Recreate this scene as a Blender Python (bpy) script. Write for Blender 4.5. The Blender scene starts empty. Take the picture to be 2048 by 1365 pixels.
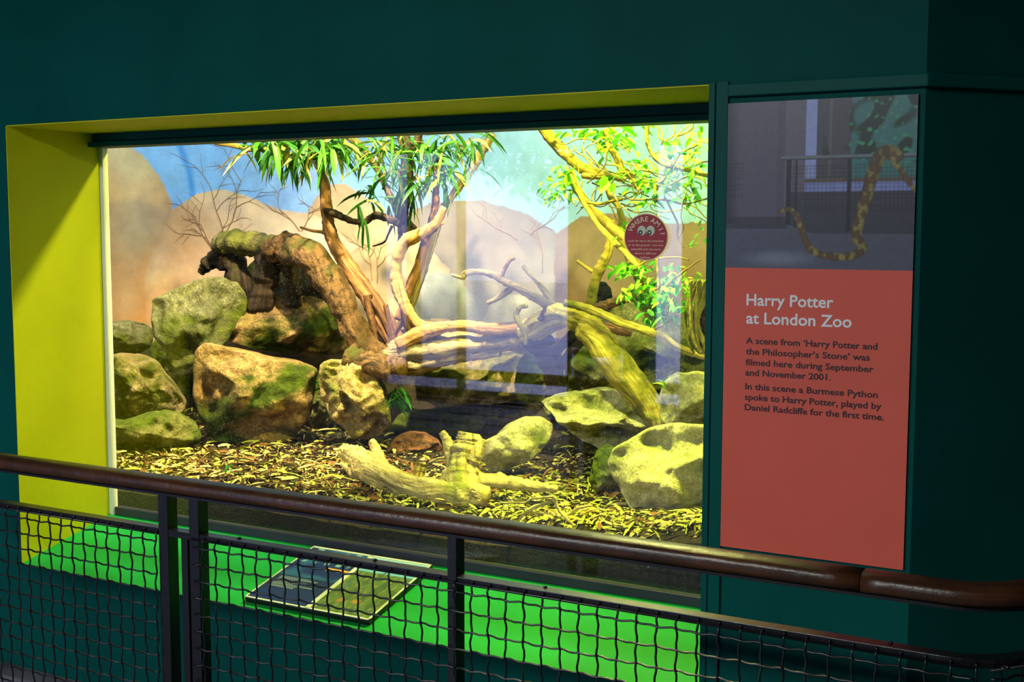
import bpy, math, random
import numpy as np
from mathutils import Vector, Matrix, noise

# ------------------------------------------------------------------ camera
SC = bpy.context.scene
W, H = 2048, 1365
F, YAW, PITCH, ROLL = 2398.73, .4976, .0932, .0017
CAM = Vector((0, -2.8, 1.65))
_cy, _sy, _cp, _sp = math.cos(YAW), math.sin(YAW), math.cos(PITCH), math.sin(PITCH)
FW = Vector((-_sy*_cp, _cy*_cp, -_sp)); _r = Vector((_cy, _sy, 0)); _u = _r.cross(FW)
RT = _r*math.cos(ROLL) + _u*math.sin(ROLL); UP = _u*math.cos(ROLL) - _r*math.sin(ROLL)
cd = bpy.data.cameras.new('camera'); cam = bpy.data.objects.new('camera', cd)
SC.collection.objects.link(cam); SC.camera = cam
cd.sensor_width = 36; cd.lens = F*36/W; cd.clip_start = .05; cd.clip_end = 200
m = Matrix((RT, UP, -FW)).transposed().to_4x4(); m.translation = CAM
cam.matrix_world = m

# ------------------------------------------------------------------ world, lamps, exposure
world = bpy.data.worlds.new('sky'); SC.world = world; world.use_nodes = True
bg = world.node_tree.nodes['Background']
bg.inputs[0].default_value = (.46, .52, 1.0, 1); bg.inputs[1].default_value = 6.5
SC.view_settings.view_transform = 'Standard'; SC.view_settings.look = 'None'
SC.view_settings.exposure = 0; SC.view_settings.gamma = 1; SC.view_settings.use_curve_mapping = False
SC.cycles.max_bounces = 8; SC.cycles.transparent_max_bounces = 16
SC.cycles.sample_clamp_indirect = 6; SC.cycles.caustics_reflective = False; SC.cycles.caustics_refractive = False

def lamp(name, kind, loc, power, col, size=.05, target=None, **kw):
    d = bpy.data.lights.new(name, kind); d.energy = power; d.color = col
    o = bpy.data.objects.new(name, d); SC.collection.objects.link(o); o.location = loc
    if kind == 'AREA':
        d.shape = 'RECTANGLE'; d.size = size; d.size_y = kw.get('sy', size)
    else: d.shadow_soft_size = size
    if kind == 'SPOT': d.spot_size = math.radians(kw.get('cone', 80)); d.spot_blend = kw.get('blend', .4)
    if target is not None:
        o.rotation_euler = (Vector(target)-Vector(loc)).to_track_quat('-Z', 'Y').to_euler()
    return o
lamp('enclosure_lamp', 'POINT', (-1.55, .80, 2.415), 240, (.97, .98, .15), .03)
lamp('enclosure_spot', 'SPOT', (-2.9, .80, 2.85), 760, (1, .84, .46), .04, (-3.45, 1.6, 1.0), cone=84, blend=.6)
lamp('mural_fill_light', 'AREA', (-3.5, .95, 2.93), 62, (1, .98, .97), 2.6, (-3.9, 2.6, 1.5), sy=.25)  # unseen soft fill added to brighten the mural
lamp('enclosure_front_spot', 'SPOT', (-1.42, .64, 2.11), 170, (1, .92, .30), .03, (-.80, -.71, 1.05), cone=38, blend=.5)
lamp('rock_fill_spot', 'SPOT', (-1.75, .56, 2.10), 160, (.90, 1, .22), .03, (-1.62, .98, .80), cone=64, blend=.7)  # unseen spot added to brighten the right-hand rocks from the front
lamp('hall_fill_light', 'AREA', (-2.4, -4.6, 3.36), 325, (.92, 1, .97), 3.0, (-2.4, -4.6, 0), sy=.6)  # unseen overhead fill added to lift the hall walls and panel
for px_, w_ in ((-5.8, 2.2), (-3.81, .45)):
    p_ = lamp('daylight_portal', 'AREA', (px_, -6.33, 1.4), 1, (1, 1, 1), w_, (px_, 0, 1.4), sy=2.8)
    p_.data.cycles.is_portal = True

# ------------------------------------------------------------------ helpers
def lin(r, g, b):
    f = lambda c: (c/255/12.92) if c <= 10 else ((c/255+.055)/1.055)**2.4
    return (f(r), f(g), f(b))
def ray(px, py): return FW*F + RT*(px-W/2) + UP*(H/2-py)
def at(px, py, y):
    d = ray(px, py); return CAM + d*((y-CAM.y)/d.y)
def atz(px, py, z):
    d = ray(px, py); return CAM + d*((z-CAM.z)/d.z)
def scl(px, py, y):
    return (at(px, py, y)-CAM).dot(FW)/F

def tag(o, label=None, cat=None, group=None, kind=None):
    if label: o['label'] = label
    if cat: o['category'] = cat
    if group: o['group'] = group
    if kind: o['kind'] = kind
    return o
def empty(name, loc=(0, 0, 0)):
    o = bpy.data.objects.new(name, None); SC.collection.objects.link(o); o.location = loc
    o.empty_display_size = .05
    return o
class MB:
    def __init__(s): s.v = []; s.f = []; s.mi = []; s.uv = []
    def add(s, vs, fs, mi=0, uvs=None):
        k = len(s.v); s.v += [tuple(v) for v in vs]
        for i, f in enumerate(fs):
            s.f.append(tuple(a+k for a in f)); s.mi.append(mi)
            s.uv.append(uvs[i] if uvs else [(0, 0)]*len(f))
    def box(s, x0, x1, y0, y1, z0, z1, mi=0):
        vs = [(x, y, z) for x in (x0, x1) for y in (y0, y1) for z in (z0, z1)]
        s.add(vs, [(0, 1, 3, 2), (4, 6, 7, 5), (0, 4, 5, 1), (2, 3, 7, 6), (0, 2, 6, 4), (1, 5, 7, 3)], mi)
    def prism(s, quad, d, mi=0):
        n = len(quad); q = [Vector(p) for p in quad]; d = Vector(d)
        vs = q + [p+d for p in q]
        s.add(vs, [tuple(range(n-1, -1, -1)), tuple(range(n, 2*n))] + [(i, (i+1) % n, (i+1) % n+n, i+n) for i in range(n)], mi)
    def bar(s, a, b, w, h, up=(0, 0, 1), mi=0):
        a, b = Vector(a), Vector(b); d = (b-a).normalized(); sd = d.cross(Vector(up)).normalized(); u2 = sd.cross(d)
        q = [a+sd*i*w/2+u2*j*h/2 for i, j in ((-1, -1), (1, -1), (1, 1), (-1, 1))]
        s.prism(q, b-a, mi)
    def tube(s, pts, rad, n=10, rough=0., seed=0, ridge=0., mi=0, flat=1., cap=True):
        pts = [Vector(p) for p in pts]; L = len(pts)
        vs = []; uvs = []; fs = []; prev = None; dist = 0
        rings = []
        for i, p in enumerate(pts):
            t = (pts[min(i+1, L-1)]-pts[max(i-1, 0)])
            t = t.normalized() if t.length > 1e-9 else Vector((0, 0, 1))
            if prev is None:
                a = Vector((0, 0, 1)) if abs(t.z) < .9 else Vector((0, 1, 0))
                nrm = t.cross(a).normalized()
            else:
                nrm = (prev - t*prev.dot(t)); nrm = nrm.normalized() if nrm.length > 1e-6 else t.orthogonal().normalized()
            prev = nrm; bi = t.cross(nrm)
            if i: dist += (p-pts[i-1]).length
            r = rad[i] if hasattr(rad, '__len__') else rad
            for k in range(n):
                a = 2*math.pi*k/n
                d = nrm*math.cos(a)+bi*math.sin(a)*flat
                rr = r
                if rough or ridge:
                    q = p+d*r
                    rr = r*(1+rough*noise.noise(q*(.35/max(r, .01))+Vector((seed*7.1, 0, 0)))
                            + rough*.6*noise.noise(q*(1.1/max(r, .01))+Vector((0, seed*3.3, 0)))
                            + ridge*noise.noise(Vector((math.cos(a)*2.6, math.sin(a)*2.6, dist*3+seed))))
                vs.append(p+d*rr)
            rings.append((dist, r))
        for i in range(L-1):
            for k in range(n):
                k2 = (k+1) % n
                fs.append((i*n+k, i*n+k2, (i+1)*n+k2, (i+1)*n+k))
                c = 2*math.pi*max(rings[i][1], .004)
                uvs.append([(k/n*c, rings[i][0]), ((k+1)/n*c, rings[i][0]), ((k+1)/n*c, rings[i+1][0]), (k/n*c, rings[i+1][0])])
        if cap:
            fs.append(tuple(range(n-1, -1, -1))); uvs.append([(0, 0)]*n)
            fs.append(tuple((L-1)*n+k for k in range(n))); uvs.append([(0, 0)]*n)
        s.add(vs, fs, mi, uvs)
    def build(s, name, mats, parent=None, smooth=False, loc=None, bevel=0):
        me = bpy.data.meshes.new(name)
        off = Vector(loc) if loc is not None else Vector((0, 0, 0))
        me.from_pydata([tuple(Vector(v)-off) for v in s.v], [], s.f)
        if not isinstance(mats, (list, tuple)): mats = [mats]
        for m_ in mats: me.materials.append(m_)
        me.polygons.foreach_set('material_index', s.mi)
        uv = me.uv_layers.new(name='UVMap')
        flat = [c for f in s.uv for p in f for c in p]
        if len(flat) == 2*len(me.loops): uv.data.foreach_set('uv', flat)
        me.polygons.foreach_set('use_smooth', [smooth]*len(me.polygons))
        me.update()
        o = bpy.data.objects.new(name, me); SC.collection.objects.link(o)
        if parent is not None:
            o.parent = parent; o.location = off - parent.matrix_basis.translation if loc is not None else -parent.matrix_basis.translation
            gp = parent.parent
            if gp is not None: o.location = o.location - gp.matrix_basis.translation
        else: o.location = off
        if bevel:
            b = o.modifiers.new('bevel', 'BEVEL'); b.width = bevel; b.segments = 2; b.limit_method = 'ANGLE'
        return o
def spline(ctrl, per=6):
    P = [np.array(c, float) for c in ctrl]; out = []
    P = [2*P[0]-P[1]] + P + [2*P[-1]-P[-2]]
    for i in range(1, len(P)-2):
        for k in range(per):
            t = k/per; a, b, c, d = P[i-1:i+3]
            out.append(.5*((2*b)+(-a+c)*t+(2*a-5*b+4*c-d)*t*t+(-a+3*b-3*c+d)*t**3))
    out.append(P[-2]); return out

# ------------------------------------------------------------------ materials
def newmat(name):
    m_ = bpy.data.materials.new(name); m_.use_nodes = True
    nt = m_.node_tree; return m_, nt, nt.nodes, nt.links, nt.nodes['Principled BSDF']
def mixrgb(N, L, fac, a, b):
    n = N.new('ShaderNodeMix'); n.data_type = 'RGBA'
    for s, v in ((0, fac), (6, a), (7, b)):
        if hasattr(v, 'is_output'): L.new(v, n.inputs[s])
        elif s == 0: n.inputs[0].default_value = v
        else: n.inputs[s].default_value = (*v, 1)
    return n.outputs[2]
def ramp(N, L, src, a, b):
    n = N.new('ShaderNodeMapRange'); n.inputs[1].default_value = a; n.inputs[2].default_value = b; n.clamp = True
    L.new(src, n.inputs[0]); return n.outputs[0]
def tex(N, L, kind='Object', scale=(1, 1, 1)):
    t = N.new('ShaderNodeTexCoord'); mp = N.new('ShaderNodeMapping'); mp.inputs[3].default_value = scale
    L.new(t.outputs[kind], mp.inputs[0]); return mp.outputs[0]
def nz(N, L, vec, sc, det=4, rough=.55, dist=0):
    n = N.new('ShaderNodeTexNoise'); n.inputs['Scale'].default_value = sc; n.inputs['Detail'].default_value = det
    n.inputs['Roughness'].default_value = rough; n.inputs['Distortion'].default_value = dist
    L.new(vec, n.inputs['Vector']); return n.outputs['Fac']
def bump(N, L, P, h, st, d=.01):
    b = N.new('ShaderNodeBump'); b.inputs['Strength'].default_value = st; b.inputs['Distance'].default_value = d
    L.new(h, b.inputs['Height']); L.new(b.outputs[0], P.inputs['Normal'])
def paint(name, col, rough=.45, var=.12, bmp=.08, spec=.4, metal=0):
    m_, nt, N, L, P = newmat(name)
    v = tex(N, L); f = ramp(N, L, nz(N, L, v, 3.5, 5), .35, .68)
    dark = tuple(c*(1-var) for c in col); lite = tuple(min(1, c*(1+var)) for c in col)
    L.new(mixrgb(N, L, f, dark, lite), P.inputs['Base Color'])
    P.inputs['Roughness'].default_value = rough; P.inputs['Specular IOR Level'].default_value = spec
    P.inputs['Metallic'].default_value = metal
    if bmp: bump(N, L, P, nz(N, L, v, 60, 3), bmp, .004)
    return m_
def rockmat(name, pale, mid, moss, amt, seed, rough=.9):
    m_, nt, N, L, P = newmat(name)
    v = tex(N, L)
    mp = N.new('ShaderNodeVectorMath'); mp.operation = 'ADD'; mp.inputs[1].default_value = (seed*1.7, seed*.9, seed*2.3)
    L.new(v, mp.inputs[0]); v = mp.outputs[0]
    base = mixrgb(N, L, ramp(N, L, nz(N, L, v, 5, 6, .6), .36, .64), mid, pale)
    base = mixrgb(N, L, ramp(N, L, nz(N, L, v, 38, 4, .7), .34, .60), tuple(c*.5 for c in mid), base)
    base = mixrgb(N, L, ramp(N, L, nz(N, L, v, 130, 3, .7), .36, .52), tuple(c*.55 for c in mid), base)
    ms = nz(N, L, v, 3.2, 7, .62, .3)
    k = ramp(N, L, ms, .62-amt*.30, .74-amt*.30)
    mc = mixrgb(N, L, ramp(N, L, nz(N, L, v, 24, 4), .35, .65), tuple(c*.45 for c in moss), moss)
    L.new(mixrgb(N, L, k, base, mc), P.inputs['Base Color'])
    P.inputs['Roughness'].default_value = rough; P.inputs['Specular IOR Level'].default_value = .2
    h = N.new('ShaderNodeMath'); h.operation = 'ADD'
    L.new(nz(N, L, v, 14, 8, .65), h.inputs[0]); L.new(nz(N, L, v, 70, 5, .7), h.inputs[1])
    bump(N, L, P, h.outputs[0], .85, .026)
    return m_
def barkmat(name, a, b, moss=None, amt=0., along=7, around=45, bst=.6):
    m_, nt, N, L, P = newmat(name)
    v = tex(N, L, 'UV', (around, along, 1)); o = tex(N, L)
    st = nz(N, L, v, 1, 6, .6, .4)
    c = mixrgb(N, L, ramp(N, L, st, .40, .60), a, tuple(x*.7 for x in b))
    c = mixrgb(N, L, ramp(N, L, nz(N, L, o, 9, 4), .42, .7), c, tuple(x*.55 for x in a))
    if moss:
        c = mixrgb(N, L, ramp(N, L, nz(N, L, o, 5, 6, .6), .60-amt*.3, .70-amt*.3), c, moss)
    L.new(c, P.inputs['Base Color']); P.inputs['Roughness'].default_value = .8
    P.inputs['Specular IOR Level'].default_value = .25
    h = N.new('ShaderNodeMath'); h.operation = 'ADD'
    L.new(st, h.inputs[0]); L.new(nz(N, L, o, 45, 5, .6), h.inputs[1])
    bump(N, L, P, h.outputs[0], bst, .012)
    return m_
def leafmat(name, col, tr=.4):
    m_, nt, N, L, P = newmat(name)
    v = tex(N, L)
    c = mixrgb(N, L, ramp(N, L, nz(N, L, v, 12, 3), .3, .7), tuple(x*.6 for x in col), col)
    L.new(c, P.inputs['Base Color']); P.inputs['Roughness'].default_value = .5; P.inputs['Specular IOR Level'].default_value = .25
    t = N.new('ShaderNodeBsdfTranslucent'); L.new(c, t.inputs[0])
    mx = N.new('ShaderNodeMixShader'); mx.inputs[0].default_value = tr
    L.new(P.outputs[0], mx.inputs[1]); L.new(t.outputs[0], mx.inputs[2])
    L.new(mx.outputs[0], N['Material Output'].inputs[0]); return m_
def vcolmat(name, rough=.7, nsc=30, namp=.16, spec=.2, bst=0):
    m_, nt, N, L, P = newmat(name)
    a = N.new('ShaderNodeAttribute'); a.attribute_name = 'paint'
    v = tex(N, L); f = ramp(N, L, nz(N, L, v, nsc, 6, .6), .3, .7)
    hs = N.new('ShaderNodeHueSaturation'); L.new(a.outputs['Color'], hs.inputs['Color'])
    mr = N.new('ShaderNodeMapRange'); mr.inputs[3].default_value = 1-namp; mr.inputs[4].default_value = 1+namp
    L.new(f, mr.inputs[0]); L.new(mr.outputs[0], hs.inputs['Value'])
    L.new(hs.outputs[0], P.inputs['Base Color']); P.inputs['Roughness'].default_value = rough
    P.inputs['Specular IOR Level'].default_value = spec
    if bst: bump(N, L, P, nz(N, L, v, 40, 6), bst, .01)
    return m_

TEAL = paint('teal_wall_paint', (.0006, .066, .057), .6, .10, .10, .06)
FRAME = paint('teal_frame_paint', (.0006, .072, .062), .5, .06, .05, .1)
YELLOW = paint('yellow_reveal_paint', (.56, .54, .010), .6, .05, .08, .2)
GREEN = paint('lit_sill_paint', (.012, .40, .060), .6, .10, .10, .2)  # teal paint under the yellow lamp, its lit green put into the colour
WHITE = paint('white_sealant', (.75, .75, .72), .5, .08, .05)
HALLWALL = paint('hall_wall_paint', (.06, .09, .09), .7)
HALLCEIL = paint('hall_ceiling_paint', (.16, .18, .18), .8)
FLOORM = paint('grey_floor_concrete', (.07, .07, .08), .6, .2, .2)
KERBM = paint('grey_kerb_stone', (.09, .085, .10), .7, .35, .3)
STRIP = paint('grey_glazing_strip', (.026, .027, .036), .5, .25, .1)
BLACK = paint('black_painted_iron', (.007, .006, .009), .32, .25, .15, .5)
STEEL = paint('brushed_steel', (.5, .5, .55), .35, .05, 0, .5, .8)
DARKWOOD = barkmat('varnished_handrail_wood', (.042, .014, .006), (.100, .033, .012), None, 0, 2.2, 60, .18)
DARKWOOD.node_tree.nodes['Principled BSDF'].inputs['Roughness'].default_value = .33
DARKWOOD.node_tree.nodes['Principled BSDF'].inputs['Specular IOR Level'].default_value = .5
SOIL = rockmat('dark_soil', (.085, .060, .028), (.045, .030, .014), (.03, .04, .010), .4, 3)
SOIL_SHADE = rockmat('shaded_soil_front', (.016, .016, .010), (.007, .008, .006), (.008, .020, .012), .5, 13)  # soil copy darkened for the shade on the bed's front face
MURAL = vcolmat('mural_paint', .85, 9, .16, .1, .15)
PRINT = vcolmat('printed_film', .35, 90, .10, .4)

# ------------------------------------------------------------------ the hall and the enclosure shell
G = .4145                                   # glass plane
XL, XP, XC = -3.4798, -.981, -.4813         # window's left edge, right post edge, corner of the wall
ZT, ZGT, ZS, ZG = 1.9974, 1.9452, .4744, .568
DIR = Vector((.667, .745, 0)).normalized(); NRM = Vector((.745, -.667, 0)).normalized()
def struct(o): o['kind'] = 'structure'; return o

b = MB()
b.box(-9, XL-.12, 0, .12, 0, 3.4); b.box(XL-.12, XL, 0, G, 0, 3.4); b.box(XL, XP, 0, G, ZT, 3.4)
b.prism([(XL, 0, 0), (XL, 0, ZS), (XL, G+.03, ZG), (XL, G+.03, 0)], (XP-XL, 0, 0))
b.box(XP, XC, 0, .12, 0, 3.4)
struct(b.build('wall_front', TEAL))
b = MB(); e0 = Vector((XC, 0, 0)); e1 = e0+DIR*4
b.prism([e0, e1, e1-NRM*.12, e0-NRM*.12+DIR*.05], (0, 0, 3.4))
struct(b.build('wall_right', TEAL))
# paint films of the recess
b = MB(); b.box(XL-.001, XL+.003, 0.001, G, ZS-.02, ZT); struct(b.build('trim_1', YELLOW))
b = MB(); b.prism([(XL, 0, ZS), (XL, 0, ZS+.003), (XL, G, ZG+.003), (XL, G, ZG)], (XP-XL, 0, 0)); struct(b.build('trim_2', GREEN))
b = MB(); b.box(XL, XP, .001, G, ZT-.003, ZT+.002); struct(b.build('trim_3', YELLOW))
# header of the glazing, stepped
b = MB(); b.box(XL, XP+.2, .372, .44, ZGT+.022, ZT-.003); b.box(XL, XP+.2, .352, .44, ZGT, ZGT+.018); b.box(XL, XP+.2, .385, .44, ZGT+.018, ZGT+.022)
struct(b.build('trim_4', FRAME, bevel=.002))
# right post with its groove
b = MB(); b.box(XP, XP+.016, -.006, .45, .0, ZT+.004); b.box(XP+.019, -.9316, -.008, .02, .0, ZT+.004)
b.box(XP+.016, XP+.019, .0, .02, 0, ZT)
struct(b.build('trim_5', FRAME, bevel=.0015))
# fascia over the panel, wrapping the corner
b = MB(); q = [(-.945, 0, 0), (-.945, -.014, 0), (XC+.006, -.014, 0)]
c2 = e0+DIR*4
q2 = [Vector((-.9316, .0, 1.964)), Vector((-.9316, -.014, 1.964)), Vector((XC+.0062, -.014, 1.964)), c2+NRM*.014+Vector((0, 0, 1.964)), c2+Vector((0, 0, 1.964)), e0+Vector((0, 0, 1.964))]
b.prism(q2, (0, 0, .030)); struct(b.build('trim_6', FRAME, bevel=.003))
b = MB(); b.box(XL, XL+.021, G-.012, G+.012, ZG, ZGT); struct(b.build('trim_7', WHITE))
b = MB(); b.box(XL+.03, XP+.2, G-.014, G+.016, ZG+.001, ZG+.032); struct(b.build('trim_8', STRIP, bevel=.003))
# kerb, floor, hall
b = MB(); b.box(-9, XC+.05, -.10, 0, 0, .105); struct(b.build('trim_9', KERBM, bevel=.01))
b = MB(); b.box(-9.2, 4.2, -6.5, 3.2, -.1, 0); struct(b.build('floor', FLOORM))
b = MB(); b.box(-9.2, 4.2, 3.2, 3.3, 0, 3.4); struct(b.build('wall_end', HALLWALL))
b = MB(); b.box(-9.2, 4.2, -6.5, 3.2, 3.4, 3.5); struct(b.build('ceiling', HALLCEIL))
HY = -6.2
b = MB()
op = [(-6.92, -4.69, 2.44), (-4.02, -3.6, 2.44)]      # door openings to the daylight
xs = -9.2
for x0, x1, zt in op:
    b.box(xs, x0, HY-.2, HY, 0, 3.4); b.box(x0, x1, HY-.2, HY, zt, 3.4); xs = x1
b.box(xs, 4.2, HY-.2, HY, 0, 3.4)
struct(b.build('wall_back', HALLWALL))
b = MB(); b.box(-9.2, -9, HY, .2, 0, 3.4); struct(b.build('wall_left', HALLWALL))
b = MB(); b.box(4.0, 4.2, HY, 3.2, 0, 3.4); struct(b.build('wall_far', HALLWALL))
b = MB(); b.box(-30, 20, -30, -6.5, -.12, -.02); struct(b.build('ground', paint('pale_paving', (.66, .66, .70), .8, .2)))

# enclosure back wall: plan curve, straight with a rounded left corner
plan = [(-.72, 2.5)]
plan += [(-4.45-1.15*math.sin(a), 2.5-1.15*(1-math.cos(a))) for a in np.linspace(0, math.pi/2, 28)]
plan += [(-5.6, .2)]
PL = np.array(plan); SEG = np.r_[0, np.cumsum(np.hypot(*np.diff(PL, axis=0).T))]
def plan_at(s): return np.interp(s, SEG, PL[:, 0]), np.interp(s, SEG, PL[:, 1])
def mur(px, py):                                    # photo point -> (s, z) on the mural wall
    d = ray(px, py); best = None
    for i in range(len(PL)-1):
        a, e = PL[i], PL[i+1]-PL[i]
        den = d.x*e[1]-d.y*e[0]
        if abs(den) < 1e-9: continue
        t = ((a[0]-CAM.x)*e[1]-(a[1]-CAM.y)*e[0])/den
        u_ = ((a[0]-CAM.x)*d.y-(a[1]-CAM.y)*d.x)/den
        if -1e-6 <= u_ <= 1.000001 and t > 0: best = (SEG[i]+u_*(SEG[i+1]-SEG[i]), CAM.z+d.z*t)
    return best if best else (SEG[-1], CAM.z)
def inpoly(X, Z, poly):
    r_ = np.zeros(X.shape, bool); n = len(poly)
    for i in range(n):
        x0, z0 = poly[i]; x1, z1 = poly[(i+1) % n]
        if z0 == z1: continue
        r_ ^= ((z0 > Z) != (z1 > Z)) & (X < (x1-x0)*(Z-z0)/(z1-z0)+x0)
    return r_
def dist_line(X, Z, pl):
    D = np.full(X.shape, 1e9)
    for (x0, z0), (x1, z1) in zip(pl[:-1], pl[1:]):
        L2 = (x1-x0)**2+(z1-z0)**2+1e-12
        t = np.clip(((X-x0)*(x1-x0)+(Z-z0)*(z1-z0))/L2, 0, 1)
        D = np.minimum(D, np.hypot(X-x0-t*(x1-x0), Z-z0-t*(z1-z0)))
    return D
def gridmesh(name, X, Y, Z, col, mat, parent=None, flip=False):
    nv, nu = X.shape
    idx = np.arange(nu*nv).reshape(nv, nu)
    fs = np.stack([idx[:-1, :-1], idx[:-1, 1:], idx[1:, 1:], idx[1:, :-1]], -1).reshape(-1, 4)
    if flip: fs = fs[:, ::-1]
    me = bpy.data.meshes.new(name); me.vertices.add(nu*nv)
    me.vertices.foreach_set('co', np.stack([X, Y, Z], -1).reshape(-1).astype(np.float32))
    me.loops.add(fs.size); me.loops.foreach_set('vertex_index', fs.reshape(-1).astype(np.int32))
    me.polygons.add(len(fs)); me.polygons.foreach_set('loop_start', (np.arange(len(fs))*4).astype(np.int32))
    me.update(calc_edges=True); me.validate()
    ca = me.color_attributes.new('paint', 'FLOAT_COLOR', 'POINT')
    ca.data.foreach_set('color', np.concatenate([col.reshape(-1, 3), np.ones((nu*nv, 1))], 1).reshape(-1).astype(np.float32))
    me.materials.append(mat)
    o = bpy.data.objects.new(name, me); SC.collection.objects.link(o)
    if parent is not None: o.parent = parent; o.location = -parent.matrix_basis.translation
    return o
def smooth01(x): x = np.clip(x, 0, 1); return x*x*(3-2*x)

# the mural: sandstone boulders under a blue sky
ss = np.linspace(0, SEG[-1], 860); zz = np.linspace(.7, 2.75, 300)
S_, Z_ = np.meshgrid(ss, zz)
rng = np.random.RandomState(4)
def fld(X, Y, sc, n=7, seed=0):
    r_ = np.random.RandomState(seed); o = np.zeros(X.shape)
    for k in range(n):
        a, p, w_ = r_.uniform(0, 6.28), r_.uniform(0, 6.28), sc*r_.uniform(.5, 2.2)
        o += np.sin((X*math.cos(a)+Y*math.sin(a))*w_+p)/n**.5
    return o
sL = mur(210, 400)[0]; sR = mur(1410, 400)[0]
tL = smooth01((S_-sR)/(sL-sR))[..., None]
col = (1-tL)*np.array(lin(128, 164, 200)) + tL*np.array(lin(112, 164, 240))
col = np.where((Z_ < 1.42)[..., None], np.array(lin(140, 116, 80)), col)
cl = smooth01((fld(S_, Z_, 3.2, 7, 2)+.1)*.6)[..., None]
col = col*(1-.45*cl)+np.array(lin(168, 190, 232))*.45*cl
st = dist_line(S_, Z_, [mur(358, 290), mur(378, 340), mur(386, 392)])
k = smooth01(1-st/.035)[..., None]; col = col*(1-.8*k)+np.array(lin(40, 120, 215))*.8*k
def boulder(pts, top, bot, z_split=None, grey=.5, seed=1):
    global col
    P_ = [mur(*p) for p in pts]
    ins = inpoly(S_+.004*fld(S_, Z_, 18, 5, seed), Z_+.003*fld(S_, Z_, 30, 5, seed+9), P_)
    zt = max(p[1] for p in P_); zb = min(p[1] for p in P_) if z_split is None else mur(pts[0][0], z_split)[1]
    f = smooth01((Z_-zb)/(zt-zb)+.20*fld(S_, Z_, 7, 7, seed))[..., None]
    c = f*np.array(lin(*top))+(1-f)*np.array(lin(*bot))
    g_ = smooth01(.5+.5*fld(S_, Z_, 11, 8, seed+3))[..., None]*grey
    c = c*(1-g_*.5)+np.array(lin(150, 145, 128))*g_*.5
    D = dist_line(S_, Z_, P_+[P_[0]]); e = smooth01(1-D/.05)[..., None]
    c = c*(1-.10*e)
    col = np.where(ins[..., None], c, col)
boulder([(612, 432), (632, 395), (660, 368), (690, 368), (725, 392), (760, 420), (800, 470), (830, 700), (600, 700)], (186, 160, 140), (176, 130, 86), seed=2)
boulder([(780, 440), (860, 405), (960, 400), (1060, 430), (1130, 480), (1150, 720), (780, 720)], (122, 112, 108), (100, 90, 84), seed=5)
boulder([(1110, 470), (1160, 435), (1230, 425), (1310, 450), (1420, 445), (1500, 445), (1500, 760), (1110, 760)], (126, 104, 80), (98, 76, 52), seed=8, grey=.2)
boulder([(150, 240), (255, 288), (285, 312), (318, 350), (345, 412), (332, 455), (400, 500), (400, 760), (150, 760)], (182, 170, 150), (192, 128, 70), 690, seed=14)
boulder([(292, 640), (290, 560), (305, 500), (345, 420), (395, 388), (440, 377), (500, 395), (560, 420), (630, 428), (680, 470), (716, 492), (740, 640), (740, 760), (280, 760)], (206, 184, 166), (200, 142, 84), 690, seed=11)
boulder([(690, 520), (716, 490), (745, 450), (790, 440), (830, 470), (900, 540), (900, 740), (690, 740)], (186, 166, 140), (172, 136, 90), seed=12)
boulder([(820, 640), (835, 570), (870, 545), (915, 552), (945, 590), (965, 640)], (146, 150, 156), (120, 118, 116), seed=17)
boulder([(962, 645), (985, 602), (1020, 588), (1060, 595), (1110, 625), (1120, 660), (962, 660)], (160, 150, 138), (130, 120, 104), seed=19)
XX, YY = plan_at(S_)
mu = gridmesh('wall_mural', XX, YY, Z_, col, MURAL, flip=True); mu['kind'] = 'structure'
def mpt(px, py, off=.004):
    s, z = mur(px, py); x, y = plan_at(s); x2, y2 = plan_at(s+.01)
    n = Vector((y2-y, -(x2-x), 0)).normalized()
    if n.dot(CAM-Vector((x, y, z))) < 0: n = -n
    return Vector((float(x), float(y), z))+n*off
TWIGP = paint('painted_twig_brown', lin(138, 110, 80), .9, .2, 0, .1)
b = MB(); R0 = random.Random(5)
def ptwig(p, ang, ln, w_, dep):
    x, y = p; pts = [(x, y)]
    for i in range(4):
        ang += R0.uniform(-.28, .28); x += math.cos(ang)*ln/4; y -= math.sin(ang)*ln/4; pts.append((x, y))
        if dep and i: ptwig((x, y), ang+R0.choice((-1, 1))*R0.uniform(.4, .9), ln*R0.uniform(.45, .75), w_*.62, dep-1)
    b.tube([mpt(*q) for q in pts], [w_*(1-.12*i) for i in range(5)], 5, flat=1)
for p, a, l in [((448, 468), 1.75, 95), ((452, 466), 1.15, 110), ((428, 505), 1.9, 80), ((432, 500), 2.5, 60), ((600, 462), 1.9, 60), ((604, 462), 1.0, 50),
                ((425, 505), 1.35, 70), ((745, 560), 1.75, 60), ((755, 565), 1.3, 60), ((735, 560), 2.2, 50), ((1035, 480), 2.2, 70), ((1060, 470), 1.0, 60), ((1085, 545), 1.6, 70)]:
    ptwig(p, a, l, .0030, 2)
b.build('trim_10', TWIGP)['kind'] = 'structure'
b = MB(); b.box(-5.8, -.7, G+.03, 2.6, -.02, .02); struct(b.build('floor_enclosure', SOIL))
INNER = paint('enclosure_paint', (.30, .34, .36), .8)
b = MB(); b.box(-.72, -.66, .13, 2.6, 0, 3.1); struct(b.build('wall_enclosure_right', INNER))
b = MB(); b.box(-5.8, -.66, G, 2.6, 3.0, 3.1); struct(b.build('ceiling_enclosure', INNER))
b = MB(); b.box(-5.75, -5.62, .12, 2.62, .0, 3.1); struct(b.build('wall_enclosure_left', INNER))
b = MB(); b.box(-5.75, -.66, 2.52, 2.62, .0, 3.1); struct(b.build('wall_enclosure_back', INNER))
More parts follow.
